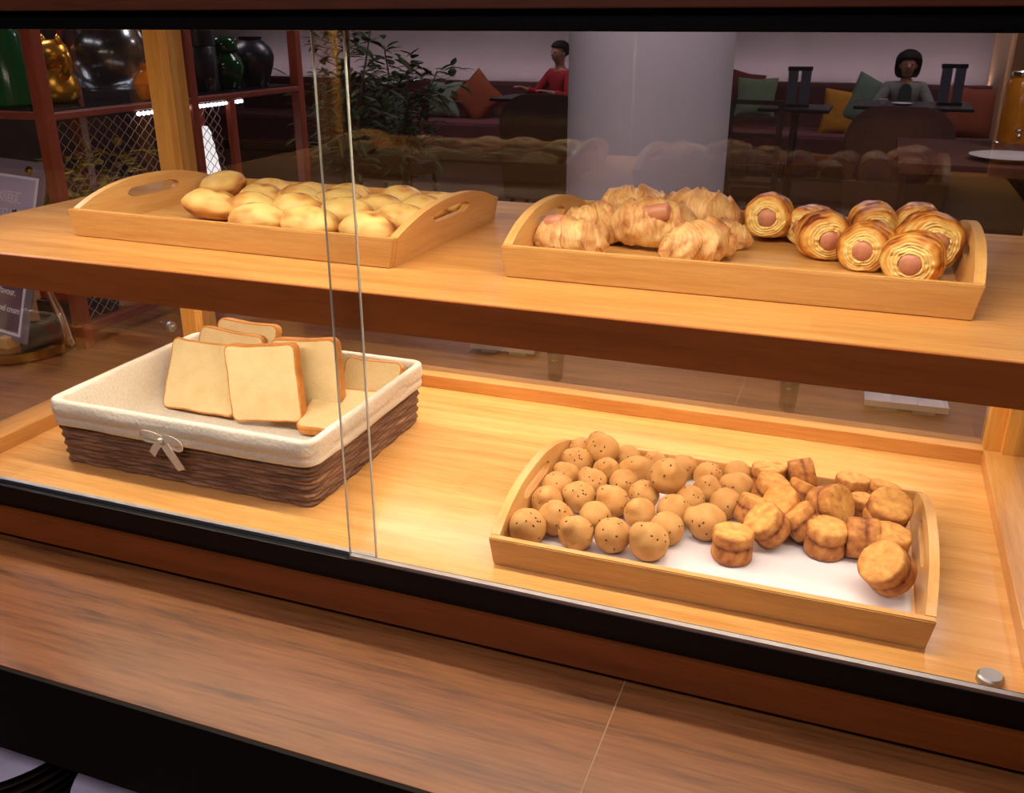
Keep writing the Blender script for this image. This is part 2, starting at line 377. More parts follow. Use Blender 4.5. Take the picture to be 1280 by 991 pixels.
# ------------------------------------------------------------------ trays
def make_tray():
    root = thing('serving_tray', '', '')
    LX, DY, T, H, CR = .452, .292, .010, .033, .057
    m = MB(); m.box(-LX/2+.002, LX/2-.002, -DY/2+.002, DY/2-.002, .002, .009, bev=.001); m.build('tray_base', M['bamboo'], root)
    for sgn in (-1, 1):
        m = MB(); y = sgn*(DY/2-T/2)
        bm = bmesh.new(); bmesh.ops.create_cube(bm, size=1)
        for v in bm.verts:
            top = v.co.z > 0
            v.co = Vector((v.co.x*2*(LX/2+(.006 if top else 0)), y+v.co.y*T, H if top else 0))
        bmesh.ops.bevel(bm, geom=bm.edges[:], offset=.0012, segments=2, affect='EDGES')
        m.bm(bm); m.build('long_side', M['bamboo'], root)
    us = [-1+2*i/64 for i in range(65)]
    for sgn in (-1, 1):
        m = MB(); DI = DY/2-T-.0002
        def top(u):
            w = abs(u)
            return H+(CR-H)*(1-w**2.3)
        sl = .36
        def slot(u):
            if abs(u) >= sl: return None
            e = (sl-abs(u))/.1
            h = .0065*(math.sqrt(max(0, 1-(1-e)**2)) if e < 1 else 1)
            return .037-h+(.001), .037+h+(.001)
        cols = []
        for u in us:
            t = top(u); s = slot(u); lo, hi = s if s else (.037*.8, .037*.8)
            if not s: lo = hi = min(.037+.001, t*.8)
            cols.append((0, lo, hi, t))
        fx = lambda z: sgn*(LX/2-T+.0065*z/H*.9)
        vs = []; ids = []
        for u, cc in zip(us, cols):
            row = []
            for z in cc:
                for side in (0, 1):
                    row.append(len(vs)); vs.append((fx(z)+sgn*side*T, u*DI, z))
            ids.append(row)
        fs = []
        for i in range(len(us)-1):
            a, b = ids[i], ids[i+1]
            for k in (0, 1):
                fs.append((a[0+k], b[0+k], b[2+k], a[2+k])); fs.append((a[4+k], b[4+k], b[6+k], a[6+k]))
            fs.append((a[0], a[1], b[1], b[0])); fs.append((a[6], b[6], b[7], a[7]))
            if cols[i][1] != cols[i][2] or cols[i+1][1] != cols[i+1][2]:
                fs.append((a[2], b[2], b[3], a[3])); fs.append((a[4], a[5], b[5], b[4]))
        for a in (ids[0], ids[-1]): fs.append((a[0], a[1], a[7], a[6]))
        m.add(vs, fs)
        o = m.build('handle_end', M['bamboo_y'], root, smooth='auto')
        bm = bmesh.new(); bm.from_mesh(o.data); bmesh.ops.remove_doubles(bm, verts=bm.verts[:], dist=1e-5)
        bmesh.ops.dissolve_degenerate(bm, dist=1e-6, edges=bm.edges[:]); bmesh.ops.recalc_face_normals(bm, faces=bm.faces[:]); bm.to_mesh(o.data); bm.free()
        o.data.set_sharp_from_angle(angle=R(35))
    return root
SH = -.252; DK = -.57
tray = make_tray()
tr1 = tray; tr1.location = (-.697, 1.042, Z(SH)); tr1.rotation_euler = (0, 0, R(-1.6))
tag(tr1, 'bamboo handled tray of cream buns at the left of the upper shelf', 'tray', 'bamboo trays')
tr2 = copy_tree(tray); tr2.location = (-.119, 1.048, Z(SH)); tr2.rotation_euler = (0, 0, 0)
tag(tr2, 'bamboo handled tray of croissants and sausage rolls on the right of the upper shelf', 'tray', 'bamboo trays')
tr3 = copy_tree(tray); tr3.location = (-.113, .991, Z(DK)); tr3.rotation_euler = (0, 0, R(.4))
tag(tr3, 'bamboo handled tray lined with white paper on the lower deck', 'tray', 'bamboo trays')
F1 = SH+.009; F3 = DK+.0105
# baking paper in the lower tray
m = MB(); nx, ny = 60, 30; vs = []; PW, PD = .428, .266
for j in range(ny+1):
    for i in range(nx+1):
        u, v = i/nx-.5, j/ny-.5
        e = max(abs(u), abs(v))*2
        z = .0004+.0012*max(0, fbm((u*2, v*2, 1), 3))*smooth01(1, .6, e)
        if v > .44: z += (v-.44)/.06*.016*smooth01(-.1, .0, u)*(1-smooth01(.12, .3, u))   # the back edge curls up
        vs.append((u*PW, v*PD, z))
vs2 = [(x, y, z+.0002) for x, y, z in vs]; W1 = nx+1
fs = [(j*W1+i, j*W1+i+1, (j+1)*W1+i+1, (j+1)*W1+i) for j in range(ny) for i in range(nx)]
m.add(vs2, fs)
pp = m.build('baking_paper', M['paper'], None, smooth=True, loc=(-.113, .991, Z(DK)+.0092), rot=(0, 0, R(.4)))
md = pp.modifiers.new('thickness', 'SOLIDIFY'); md.thickness = .0002
tag(pp, 'white baking paper sheet lining the lower bamboo tray', 'baking paper')
# ------------------------------------------------------------------ pastry meshes
def blob_grid(nu, nv, fn, m=None, mi=0):
    """closed lat-long surface: fn(theta, phi) -> (point, tone); phi from -pi/2 to pi/2"""
    m = m or MB(); vs = []; ts = []; fs = []
    p, t = fn(0, -math.pi/2); vs.append(p); ts.append(t)
    for j in range(1, nv):
        ph = -math.pi/2+math.pi*j/nv
        for i in range(nu):
            p, t = fn(2*math.pi*i/nu, ph); vs.append(p); ts.append(t)
    p, t = fn(0, math.pi/2); vs.append(p); ts.append(t)
    for i in range(nu): fs.append((0, 1+(i+1) % nu, 1+i))
    for j in range(nv-2):
        for i in range(nu):
            a = 1+j*nu+i; b = 1+j*nu+(i+1) % nu; fs.append((a, b, b+nu, a+nu))
    top = len(vs)-1; o = 1+(nv-2)*nu
    for i in range(nu): fs.append((o+i, o+(i+1) % nu, top))
    m.add(vs, fs, mi, ts); return m

def bun_mesh(seed):
    rnd = random.Random(seed); A, B, C = .0365, .0235, .0205
    sp = [(rnd.uniform(-.5, .5), rnd.uniform(-.5, .3)) for _ in range(2)]
    crease = rnd.uniform(-.3, .3); cs = rnd.choice((-1, 1))
    def fn(th, ph):
        d = Vector((math.cos(ph)*math.cos(th), math.cos(ph)*math.sin(th), math.sin(ph)))
        k = 1-.10*abs(d.x)**3
        p = Vector((A*d.x*(1+.05*abs(d.x)**6), B*d.y*k, C*d.z*(k if d.z > 0 else .92)))
        p *= 1+.05*fbm(d+Vector((seed*3.1, 0, 0)), 1.6, 2)
        # shallow fold running towards one end
        f = math.exp(-((d.y-crease*d.x)/.10)**2)*smooth01(.35, .9, d.x*cs)
        p *= 1-.10*f
        if p.z < -C*.72: p.z = -C*.72-(p.z+C*.72)*-.08
        t = .30+.42*fbm(d+Vector((seed*7.7, 2, 0)), 1.3, 3)
        t += .46*smooth01(.15, -.5, d.z)+.32*smooth01(.72, 1.0, abs(d.x))+.35*f
        for a, b in sp: t += .42*math.exp(-((d.x-a)**2+(d.y-b)**2)/.025)*(1 if d.z > 0 else 0)
        return p+Vector((0, 0, C*.72)), t
    m = blob_grid(48, 28, fn); me = m.build('bun_shape', M['bun'], None, True, tone=True)
    d = me.data; bpy.data.objects.remove(me); return d
def ball_mesh(seed):
    rnd = random.Random(seed); r = .0208
    tip = Vector((rnd.uniform(-1, 1), rnd.uniform(-1, .2), rnd.uniform(.1, 1))).normalized(); amp = rnd.choice((0, .0, .12, .22))
    def surf(d):
        k = 1+.045*fbm(d+Vector((seed*5.3, 0, 0)), 1.4, 2)+.012*fbm(d+Vector((seed, 4, 0)), 7, 2)
        k += amp*smooth01(.78, 1.0, d.dot(tip))
        return d*r*k
    def fn(th, ph):
        d = Vector((math.cos(ph)*math.cos(th), math.cos(ph)*math.sin(th), math.sin(ph)))
        p = surf(d); 
        if p.z < -r*.86: p.z = -r*.86-.1*(p.z+r*.86)*-1
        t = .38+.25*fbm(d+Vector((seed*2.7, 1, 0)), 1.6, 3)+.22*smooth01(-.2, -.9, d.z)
        return p+Vector((0, 0, r*.86)), t
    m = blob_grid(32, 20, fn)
    for _ in range(rnd.choice((3, 5, 8, 12))):
        d = Vector((rnd.gauss(0, 1), rnd.gauss(-.4, 1), rnd.gauss(.5, .8))).normalized(); p = surf(d)
        t1 = d.orthogonal().normalized(); t1 = Matrix.Rotation(rnd.uniform(0, 6), 3, d) @ t1; t2 = d.cross(t1)
        vs = [p+d*.0007]+[p-d*.0001+t1*math.cos(a)*.00155+t2*math.sin(a)*.0011 for a in [k*math.pi/3 for k in range(6)]]+[p-d*.0007]
        vs = [v+Vector((0, 0, r*.86)) for v in vs]
        m.add(vs, [(0, 1+k, 1+(k+1) % 6) for k in range(6)]+[(7, 1+(k+1) % 6, 1+k) for k in range(6)], 1)
    me = m.build('ball_shape', [M['ball'], M['sesame']], None, True, tone=True); d = me.data; bpy.data.objects.remove(me); return d
def scone_mesh(seed):
    rnd = random.Random(seed); Rr, H = .0222*rnd.uniform(.96, 1.05), .033*rnd.uniform(.93, 1.08)
    prof = [(0, 0, .7), (.75, 0, .72), (.93, .02, .74), (.99, .09, .66), (1.0, .22, .56), (1.01, .36, .58), (1.0, .46, .62), (.995, .52, .78), (.965, .55, .84), (.965, .57, .84), (.995, .60, .8), (1.0, .66, .6), (1.0, .78, .5), (1.0, .9, .5), (.965, .965, .5), (.88, .995, .38), (.66, 1.0, .30), (.42, 1.0, .28), (.2, 1.0, .27), (0, 1.0, .27)]
    n = 44; vs = []; ts = []; fs = []; ids = []
    tilt = rnd.uniform(-.12, .12); ta = rnd.uniform(0, 6.28)
    for r, z, t in prof:
        k = [0] if r == 0 else range(n); row = []
        for i in k:
            a = 2*math.pi*i/n
            d = Vector((math.cos(a), math.sin(a), 0))
            zz = z*H
            w = smooth01(.3, .55, z)*(1-smooth01(.6, .95, z))
            zz += w*H*(.07*fbm((d.x+seed, d.y, 3), 1.2, 2)+tilt*.22*math.cos(a-ta))
            rr = r*Rr*(1+.04*fbm((d.x, d.y, z*.6+seed*3), 1.5, 2)+.016*fbm((d.x, d.y, z*2+seed), 6, 2))
            if z > .9: zz += H*.03*fbm((d.x*r*1.5, d.y*r*1.5, seed), 2, 2)
            row.append(len(vs)); vs.append(Vector((d.x*rr, d.y*rr, zz-H/2)))
            tt = t+.28*fbm((d.x*r*1.3+seed, d.y*r*1.3, z*1.4), 2.2, 4)
            ts.append(tt)
        ids.append(row)
    for a, b in zip(ids[:-1], ids[1:]):
        for i in range(n):
            j = (i+1) % n
            if len(a) == 1: fs.append((a[0], b[j], b[i]))
            elif len(b) == 1: fs.append((a[i], a[j], b[0]))
            else: fs.append((a[i], a[j], b[j], b[i]))
    m = MB(); m.add(vs, fs, 0, ts); me = m.build('scone_shape', M['scone'], None, True, tone=True); d = me.data; bpy.data.objects.remove(me); return d
def roll_mesh(seed):
    """laminated spiral pastry round a sausage; axis along local -Y (front end towards -Y)"""
    rnd = random.Random(seed); Ln = .062; n = 64; rows = []; vs = []; ts = []; fs = []
    turns = 4.0; rs = .0104
    def ringpt(th, r, y, t):
        d = Vector((math.cos(th), 0, math.sin(th)))
        w = 1+.11*fbm((d.x+seed*1.7, y*20, d.z), 1.1, 2)
        p = Vector((d.x*r*w*1.04, y+.0022*fbm((d.x*2, d.z*2, seed+r*120), 1.5, 2), d.z*r*w*.97))
        if p.z < -.0225: p.z = -.0225+(p.z+.0225)*.2
        return p, t
    prof = []
    # front face: layered rings from the sausage outwards
    for k in range(15):
        u = k/14; r = rs+(.0222-rs)*u
        prof.append((r, -Ln/2+.004*u+.0, 'f', u))
    ny = 40
    for k in range(1, ny):
        u = k/ny; prof.append((.0222+.0058*math.sin(math.pi*min(1, .12+u*.88))**.8*(1-.35*u), -Ln/2+.004+(Ln-.010)*u, 's', u))
    for k in range(8):
        u = 1-k/7; prof.append((max(.0005, .021*u), Ln/2-.006+.006*(1-u), 'b', u))
    for r, y, kind, u in prof:
        row = []
        for i in range(n):
            th = 2*math.pi*i/n
            if kind == 'f':
                ph = (u*4+th/(2*math.pi)) % 1.0
                yy = y-.0022*(1-abs(2*ph-1))*smooth01(0, .12, u); t = .06+.20*smooth01(.6, .95, ph)+.34*smooth01(.72, 1, u)+.12*fbm((math.cos(th), math.sin(th), seed), 2)
                p, t = ringpt(th, r, yy, t)
            elif kind == 's':
                ph = (u*turns+th/(2*math.pi)) % 1.0
                st = (1-ph)**1.0
                rr = r*(1+.085*st-.03)
                t = .28+.42*st+.50*fbm((math.cos(th)*1.2, u*3, math.sin(th)*1.2+seed), 1.2, 3)+.18*math.sin(th)
                p, t = ringpt(th, rr, y+.002*st, t)
            else:
                p, t = ringpt(th, r, y, .55)
            row.append(len(vs)); vs.append(p+Vector((0, 0, .0228))); ts.append(t)
        rows.append(row)
    for a, b in zip(rows[:-1], rows[1:]):
        for i in range(n): j = (i+1) % n; fs.append((a[i], a[j], b[j], b[i]))
    fs.append(tuple(rows[-1]))
    m = MB(); m.add(vs, fs, 0, ts); me = m.build('roll_shape', M['flaky'], None, True, tone=True); d = me.data; bpy.data.objects.remove(me)
    s = MB(); s.lathe([(0, 0), (.0098, 0), (.0104, .0012), (.0104, .0640), (.0098, .0652), (0, .0655)], 24, mat=Matrix.Translation((0, -Ln/2-.0012, .0228)) @ Matrix.Rotation(R(-90), 4, 'X') )
    se = s.build('sausage_shape', M['sausage'], None, True); sd = se.data; bpy.data.objects.remove(se)
    return d, sd
def croissant_mesh(seed, bend=.9, Ln=.105, R0=.024):
    rnd = random.Random(seed); ny = 96; n = 40; vs = []; ts = []; fs = []; rows = []
    steps = rnd.choice((2.0, 2.4, 2.8))
    for k in range(ny+1):
        s = -1+2*k/ny; a = abs(s)
        ang = s*bend; rad = Ln/2/bend
        cx, cy = rad*math.sin(ang), rad*(1-math.cos(ang))
        tx = Vector((math.cos(ang), math.sin(ang), 0)); nx = Vector((-math.sin(ang), math.cos(ang), 0))
        env = max(0.0, 1-a**2.2)**.75*.86+.14*(1-a**10)
        row = []
        for i in range(n):
            th = 2*math.pi*i/n
            ph = (a*steps+.22*math.sin(th+seed)+.30*fbm((math.cos(th), math.sin(th), s*2+seed), 1.2, 2)) % 1.0
            lv = 1-ph
            r = R0*env*(1+.22*lv**1.3-.08)*(1+.11*fbm((math.cos(th)*1.5+seed, math.sin(th)*1.5, s*3), 1.4, 3)+.045*fbm((math.cos(th)*1.2+seed, math.sin(th)*1.2, s*5), 3.4, 2)+.035*math.sin(th*9+s*14)*smooth01(0, .5, env)*.35)
            hz = math.sin(th)*r*.95; hy = math.cos(th)*r*1.08
            p = Vector((cx, cy, 0))+nx*hy+Vector((0, 0, hz))+tx*(.0018*lv*(1 if s > 0 else -1))
            row.append(len(vs)); vs.append(p)
            ts.append(.24+.26*smooth01(.55, 1, lv)+.10*math.sin(th)+.14*math.sin(ph*40+3*fbm((s*3, th, seed), 1))+.32*fbm((s*2.2+seed, math.cos(th), math.sin(th)), 1.3, 3)+.25*smooth01(.8, 1, a))
        rows.append(row)
    for a, b in zip(rows[:-1], rows[1:]):
        for i in range(n): j = (i+1) % n; fs.append((a[i], a[j], b[j], b[i]))
    fs.append(tuple(rows[0])); fs.append(tuple(rows[-1]))
    zb = -R0*.78
    out = []
    for v in vs:
        z = v.z
        if z < zb: z = zb+(z-zb)*.15
        droop = -.006*smooth01(.55, 1, abs(v.x)/(Ln/2))
        out.append(Vector((v.x, v.y, max(z+droop, zb-.001)-zb+.001)))
    m = MB(); m.add(out, fs, 0, ts); me = m.build('croissant_shape', M['croissant'], None, True, tone=True); d = me.data; bpy.data.objects.remove(me); return d

# ------------------------------------------------------------------ cream buns, upper left tray
buns = [bun_mesh(i) for i in range(6)]
def U1(x, y): return 220+x/3.048, 200+y/3.048
BUN = [  # x, y in the crop, heading, tilt, scale, label
 (190, 118, 10, 30, 1.05, 'browned cream bun propped up at the back left end of the bun pile'),
 (143, 190, 8, 14, 1.12, 'pale cream bun at the far left of the bun tray, its left end darkest'),
 (282, 196, -6, 6, 1.1, 'second cream bun from the left in the bun tray, right of the leftmost bun'),
 (315, 240, 2, 0, 1.12, 'leftmost cream bun of the front row along the tray edge'),
 (437, 106, 4, 0, 1.0, 'leftmost of the cream buns touching the back side of the tray'),
 (575, 116, 0, 0, .95, 'cream bun at the back side of the tray seen behind the glass edge'),
 (722, 128, -5, 0, 1.0, 'toasted cream bun at the back, just right of the sliding glass edge'),
 (335, 142, 5, 0, .96, 'cream bun behind the second bun from the left, in front of the back row'),
 (468, 150, -8, 0, 1.0, 'cream bun with a browned right end left of the glass overlap, third row from front'),
 (465, 200, 4, 6, 1.1, 'cream bun with two brown toast spots in the second row, left of the glass overlap'),
 (512, 256, -3, 0, 1.14, 'middle cream bun of the front row, left of the glass overlap'),
 (625, 168, 6, 4, 1.0, 'cream bun crossed by the glass overlap in the third row'),
 (650, 218, -4, 4, 1.1, 'cream bun with brown spots inside the glass overlap in the second row'),
 (740, 277, -6, 0, 1.12, 'rightmost cream bun of the front row, with a dark split right end'),
 (782, 190, 3, 4, .98, 'cream bun in the middle of the tray right of the sliding glass edge'),
 (882, 156, -8, 8, 1.0, 'large pale cream bun near the back right of the bun pile'),
 (858, 232, 5, 6, 1.0, 'pale cream bun beside the right handle end, second row'),
 (942, 192, -4, 4, .95, 'pale cream bun beside the right handle end, third row'),
 (1040, 154, 3, 0, .88, 'cream bun mostly hidden behind the right handle end of the tray'),
]
def relax(P, rx, ry, lims, it=40):
    for _ in range(it):
        for i in range(len(P)):
            for j in range(i):
                d = P[i]-P[j]; e = Vector((d.x/rx, d.y/ry, d.z/max(rx, ry))); l = e.length
                if 1e-6 < l < 2:
                    k = (2-l)*.25/l; mv = Vector((d.x*k, d.y*k, 0)); P[i] += mv; P[j] -= mv
        for p in P:
            p.x = max(lims[0], min(lims[1], p.x)); p.y = max(lims[2], min(lims[3], p.y))
    return P
P = [at(*U1(b[0], b[1]), F1+.013) for b in BUN]
P = relax(P, .030, .0185, (-.88, -.515, .935, 1.15), 12)
for i, (b, p) in enumerate(zip(BUN, P)):
    o = link('cream_bun', buns[i % 6]); o.location = (p.x, p.y, Z(F1)+.0005+max(0, math.sin(R(b[3])))*.012)
    o.rotation_euler = (R(-b[3]*.4), R(b[3]*.4 if i else 14), R(b[2]-1+random.choice((0, 180)))); o.scale = (b[4]*.98,)*2+(b[4]*.95,)
    tag(o, b[5], 'bun', 'cream buns in the upper left tray')

# ------------------------------------------------------------------ croissants, upper right tray
def U2(x, y): return 610+x/4, 225+y/4
CR = [  # x, y, heading, z lift, scale, bend, label
 (395, 315, -12, .0, .95, .7, 'croissant in the front left corner of the tray with a sausage tip poking out'),
 (555, 255, 30, .0, 1.02, .6, 'plump pale croissant behind the front left one, greenish yellow on its side'),
 (735, 165, 8, .006, 1.05, .7, 'croissant at the back of the croissant pile against the rear tray side'),
 (820, 265, 4, .004, 1.18, .75, 'largest croissant in the middle of the pile with a sausage tip on its top'),
 (1050, 195, -10, .006, 1.1, .8, 'croissant at the back right of the croissant pile with a knobbly outline'),
 (1062, 345, 52, .0, 1.0, .5, 'pale yellow croissant end at the front right of the croissant pile'),
 (1175, 275, -30, .0, .72, .8, 'small croissant end poking out to the right behind the pale yellow one'),
]
sh_ = MB(); sh_.lathe([(0, -.014), (.006, -.0135), (.0085, -.011), (.0085, .011), (.006, .0135), (0, .014)], 20)
tmp = sh_.build('sausage_tip_shape', M['sausage'], None, True); tipmesh = tmp.data; bpy.data.objects.remove(tmp)
for i, (x, y, h, dz, sc, bd, lab) in enumerate(CR):
    p = at(*U2(x, y), F1+.014+dz)
    o = link('croissant', croissant_mesh(20+i, bd)); o.location = (p.x, p.y, Z(F1)+.0005+dz); o.rotation_euler = (0, 0, R(h)); o.scale = (sc*.94, sc*1.0, sc*1.02)
    tag(o, lab, 'croissant', 'croissants in the upper right tray')
    if i in (0, 3):
        t = link('sausage_tip', tipmesh, o); t.location = (-.014, -.006, .0375) if i == 0 else (.006, -.016, .0335); t.rotation_euler = (0, R(80), R(-10))
        t['label'] = 'pinkish sausage tip'

# ------------------------------------------------------------------ sausage rolls, upper right tray
def U3(x, y): return 910+x/3.765, 225+y/3.765
RL = [  # x, y of the front face centre, heading (0 = end faces the front), pitch, scale, lift, label
 (180, 195, -4, -6, 1.0, .004, 'tall browned sausage roll at the left of the roll group, apart from the others'),
 (338, 226, -24, 0, .88, 0, 'small sausage roll behind the gap, second from the left'),
 (478, 290, 16, 0, 1.0, 0, 'sausage roll in the middle with its sausage end turned to the right'),
 (632, 338, -6, 0, .98, 0, 'sausage roll front and centre with a big pink sausage end facing out'),
 (700, 235, 8, 6, .95, .006, 'sausage roll lying behind the front middle one, no sausage showing'),
 (865, 222, -10, 0, .95, .006, 'pale topped sausage roll at the very back right of the tray'),
 (985, 318, 14, -4, 1.1, .006, 'dark crusted big sausage roll beside the right handle end'),
 (855, 402, -8, 0, 1.02, 0, 'sausage roll in the front right corner with a pale pink end'),
]
for i, (x, y, h, pt, sc, dz, lab) in enumerate(RL):
    d, sd = roll_mesh(40+i)
    r = .0228*sc
    p = at(*U3(x, y), F1+r+dz)
    root = thing('sausage_roll', lab, 'sausage roll', group='sausage rolls in the upper right tray')
    back = Vector((math.sin(R(-h)), math.cos(R(-h)), 0))
    if i == 1: back = Vector((math.sin(R(28)), math.cos(R(28)), 0))
    q = Vector((p.x, p.y, 0))+Vector((-math.sin(R(h)), math.cos(R(h)), 0))*.031*sc
    root.location = (q.x, min(q.y, 1.145), Z(F1)+.0008+dz); root.rotation_euler = (R(pt), 0, R(h)); root.scale = (sc,)*3
    link('pastry', d, root)
    link('sausage', sd, root)['label'] = 'pink sausage'

# ------------------------------------------------------------------ sesame balls, lower tray
balls = [ball_mesh(60+i) for i in range(8)]
def L1(x, y): return 610+x/4.571, 540+y/4.571
def L2(x, y): return 870+x/4.129, 560+y/4.129
BL = [
 (L1(222, 540), 0, 1.07, 'speckled sesame ball in the front left corner of the lower tray'),
 (L1(497, 573), 0, 1.0, 'smooth round ball second from the left in the front row of the sesame balls'),
 (L1(712, 588), 0, 1.02, 'smooth round ball third from the left in the front row of the sesame balls'),
 (L1(920, 625), 0, 1.1, 'frontmost sesame ball, right end of the front row'),
 (L1(1020, 550), 0, .98, 'sesame ball tucked right behind the frontmost one'),
 (L1(390, 495), 0, 1.05, 'bulging ball with one seed behind the front left corner ball'),
 (L1(612, 485), 0, .95, 'ball between and behind the two smooth front row balls'),
 (L1(868, 465), 0, .95, 'ball in the second row behind the gap left of the frontmost ball'),
 (L1(1062, 450), 0, 1.0, 'ball with a dark seeded right side in the second row, right of centre'),
 (L1(1250, 512), 0, 1.1, 'large sesame ball standing at the right edge of the pile beside the scones'),
 (L1(325, 390), 0, .95, 'plain greyish ball by the left handle end, third from the front'),
 (L1(518, 368), 0, .98, 'round ball with a seeded underside in the third row, left'),
 (L1(710, 395), 0, 1.0, 'big plain ball in the middle of the third row'),
 (L1(890, 355), 0, .92, 'bluntly pointed ball below the large ball that sits on top'),
 (L1(1155, 385), 0, .92, 'ball right below and to the right of the topmost ball'),
 (L2(152, 285), 0, .95, 'pointed ball at the right edge of the pile behind the large right ball'),
 (L1(360, 285), 0, .98, 'seeded ball by the left handle end, fourth from the front'),
 (L1(600, 282), 0, .9, 'small plain ball in the fourth row, left of centre'),
 (L1(780, 280), 0, .9, 'plain ball in the fourth row left of the topmost ball'),
 (L2(60, 200), 0, .9, 'ball with two seeds in the fourth row from the front, right side'),
 (L2(208, 195), 0, .98, 'ball seeded on its right side at the right edge nearest the paper'),
 (L1(440, 225), 0, .85, 'ball half hidden by the left handle end, fifth from the front'),
 (L1(505, 185), 0, .98, 'plain ball in the fifth row near the left handle end'),
 (L1(680, 222), 0, .9, 'plain ball with one seed on top in the fifth row'),
 (L1(860, 200), 0, 1.0, 'long potato shaped ball left of and behind the topmost ball'),
 (L1(1225, 222), 0, .9, 'ball to the right of the topmost ball in the fifth row'),
 (L1(1030, 250), .024, 1.12, 'topmost sesame ball, sitting on the others and thickly seeded'),
 (L1(510, 95), 0, .92, 'seeded ball in the far left back corner of the lower tray'),
 (L1(676, 100), .010, 1.08, 'large ball rising at the back left of the pile'),
 (L1(848, 98), 0, .88, 'seeded ball at the back of the pile right of the large raised one'),
 (L1(1000, 122), 0, .8, 'ball barely showing at the back behind the long one'),
 (L1(1140, 168), 0, .85, 'ball in the back row right of the barely showing one'),
 (L2(155, 95), 0, .92, 'rightmost ball of the back row beside the bare paper'),
]
P = [at(b[0][0], b[0][1], F3+.018*b[2]+b[1]) for b in BL]
for p, b in zip(P, BL): p.z = b[1]*1.4
low = [p for p in P]
relax(low, .0195, .0195, (-.3125, .10, .882, 1.112), 30)
for i, (b, p) in enumerate(zip(BL, P)):
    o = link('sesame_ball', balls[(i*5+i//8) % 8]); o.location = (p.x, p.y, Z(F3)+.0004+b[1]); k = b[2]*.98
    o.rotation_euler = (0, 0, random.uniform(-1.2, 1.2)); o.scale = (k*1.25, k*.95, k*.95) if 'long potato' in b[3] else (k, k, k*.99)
    tag(o, b[3], 'bread ball', 'sesame balls in the lower tray')

# ------------------------------------------------------------------ scones, lower tray
scones = [scone_mesh(80+i) for i in range(7)]
SN = [  # px, lift of the centre above the paper, axis direction (x right, y away, z up), scale, label
 (L2(188, 500), .0165, (0, .02, 1), 1.04, 'upright scone standing alone at the front left of the scones'),
 (L2(365, 425), .020, (-.55, -.35, .75), 1.0, 'tilted scone leaning left behind the lone front scone'),
 (L2(545, 398), .021, (-.62, .1, .62), .95, 'reddish scone on its edge, third from the left at the front'),
 (L2(670, 475), .0165, (.05, -.05, 1), 1.03, 'upright scone with a split waist in the middle of the front'),
 (L2(857, 470), .021, (1, .1, .06), 1.0, 'scone rolled onto its side right of the split upright one'),
 (L2(1035, 520), .0165, (.12, -.05, 1), 1.05, 'upright scone next to the right handle end, behind the corner one'),
 (L2(1055, 675), .021, (-.5, -.45, .68), 1.12, 'tilted scone alone in the front right corner of the paper'),
 (L2(1025, 335), .034, (.15, -.35, .8), 1.12, 'biggest golden scone raised beside the right handle end'),
 (L2(860, 303), .018, (.1, .05, 1), .78, 'small scone left of the biggest golden one'),
 (L2(803, 215), .017, (.02, .1, 1), .98, 'flat topped scone at the back by the rear side of the tray'),
 (L2(960, 250), .016, (.2, .2, 1), .85, 'scone mostly hidden behind the biggest golden one'),
 (L2(690, 295), .033, (.72, -.45, .5), 1.05, 'scone in the middle standing on its rim, cut face to the right'),
 (L2(548, 240), .024, (.3, .4, .8), .92, 'dark scone in the heart of the pile behind the rim standing one'),
 (L2(452, 295), .026, (-.4, -.5, .75), .96, 'scone with a wrinkled round face in the left middle of the pile'),
 (L2(385, 215), .030, (.25, -.1, .95), .92, 'scone lying on top at the left back of the pile'),
 (L2(375, 155), .018, (0, .1, 1), 1.0, 'pale scone furthest back on the left beside the balls'),
 (L2(548, 135), .034, (.9, .2, .25), .92, 'scone stood on edge showing its filling seam at the back of the pile'),
 (L2(295, 345), .017, (.3, .3, 1), .92, 'dark scone wedged between the balls and the left scones'),
 (L2(935, 400), .016, (.2, .1, 1), .85, 'scone in shadow under the biggest golden one'),
]
for i, (px, lift, ax, sc, lab) in enumerate(SN):
    p = at(px[0], px[1], F3+lift)
    o = link('scone', scones[i % 7]); a = Vector(ax).normalized(); ct = abs(a.z); ext = (.0165*ct+.0215*math.sqrt(1-ct*ct))*sc
    o.location = (min(p.x, .0985-.022*sc), p.y, p.z+max(0, Z(F3)+ext+.0003-p.z))
    o.rotation_mode = 'QUATERNION'; o.rotation_quaternion = a.to_track_quat('Z', 'Y') @ Euler((0, 0, i*1.3)).to_quaternion(); o.scale = (sc,)*3
    tag(o, lab, 'scone', 'scones in the lower tray')
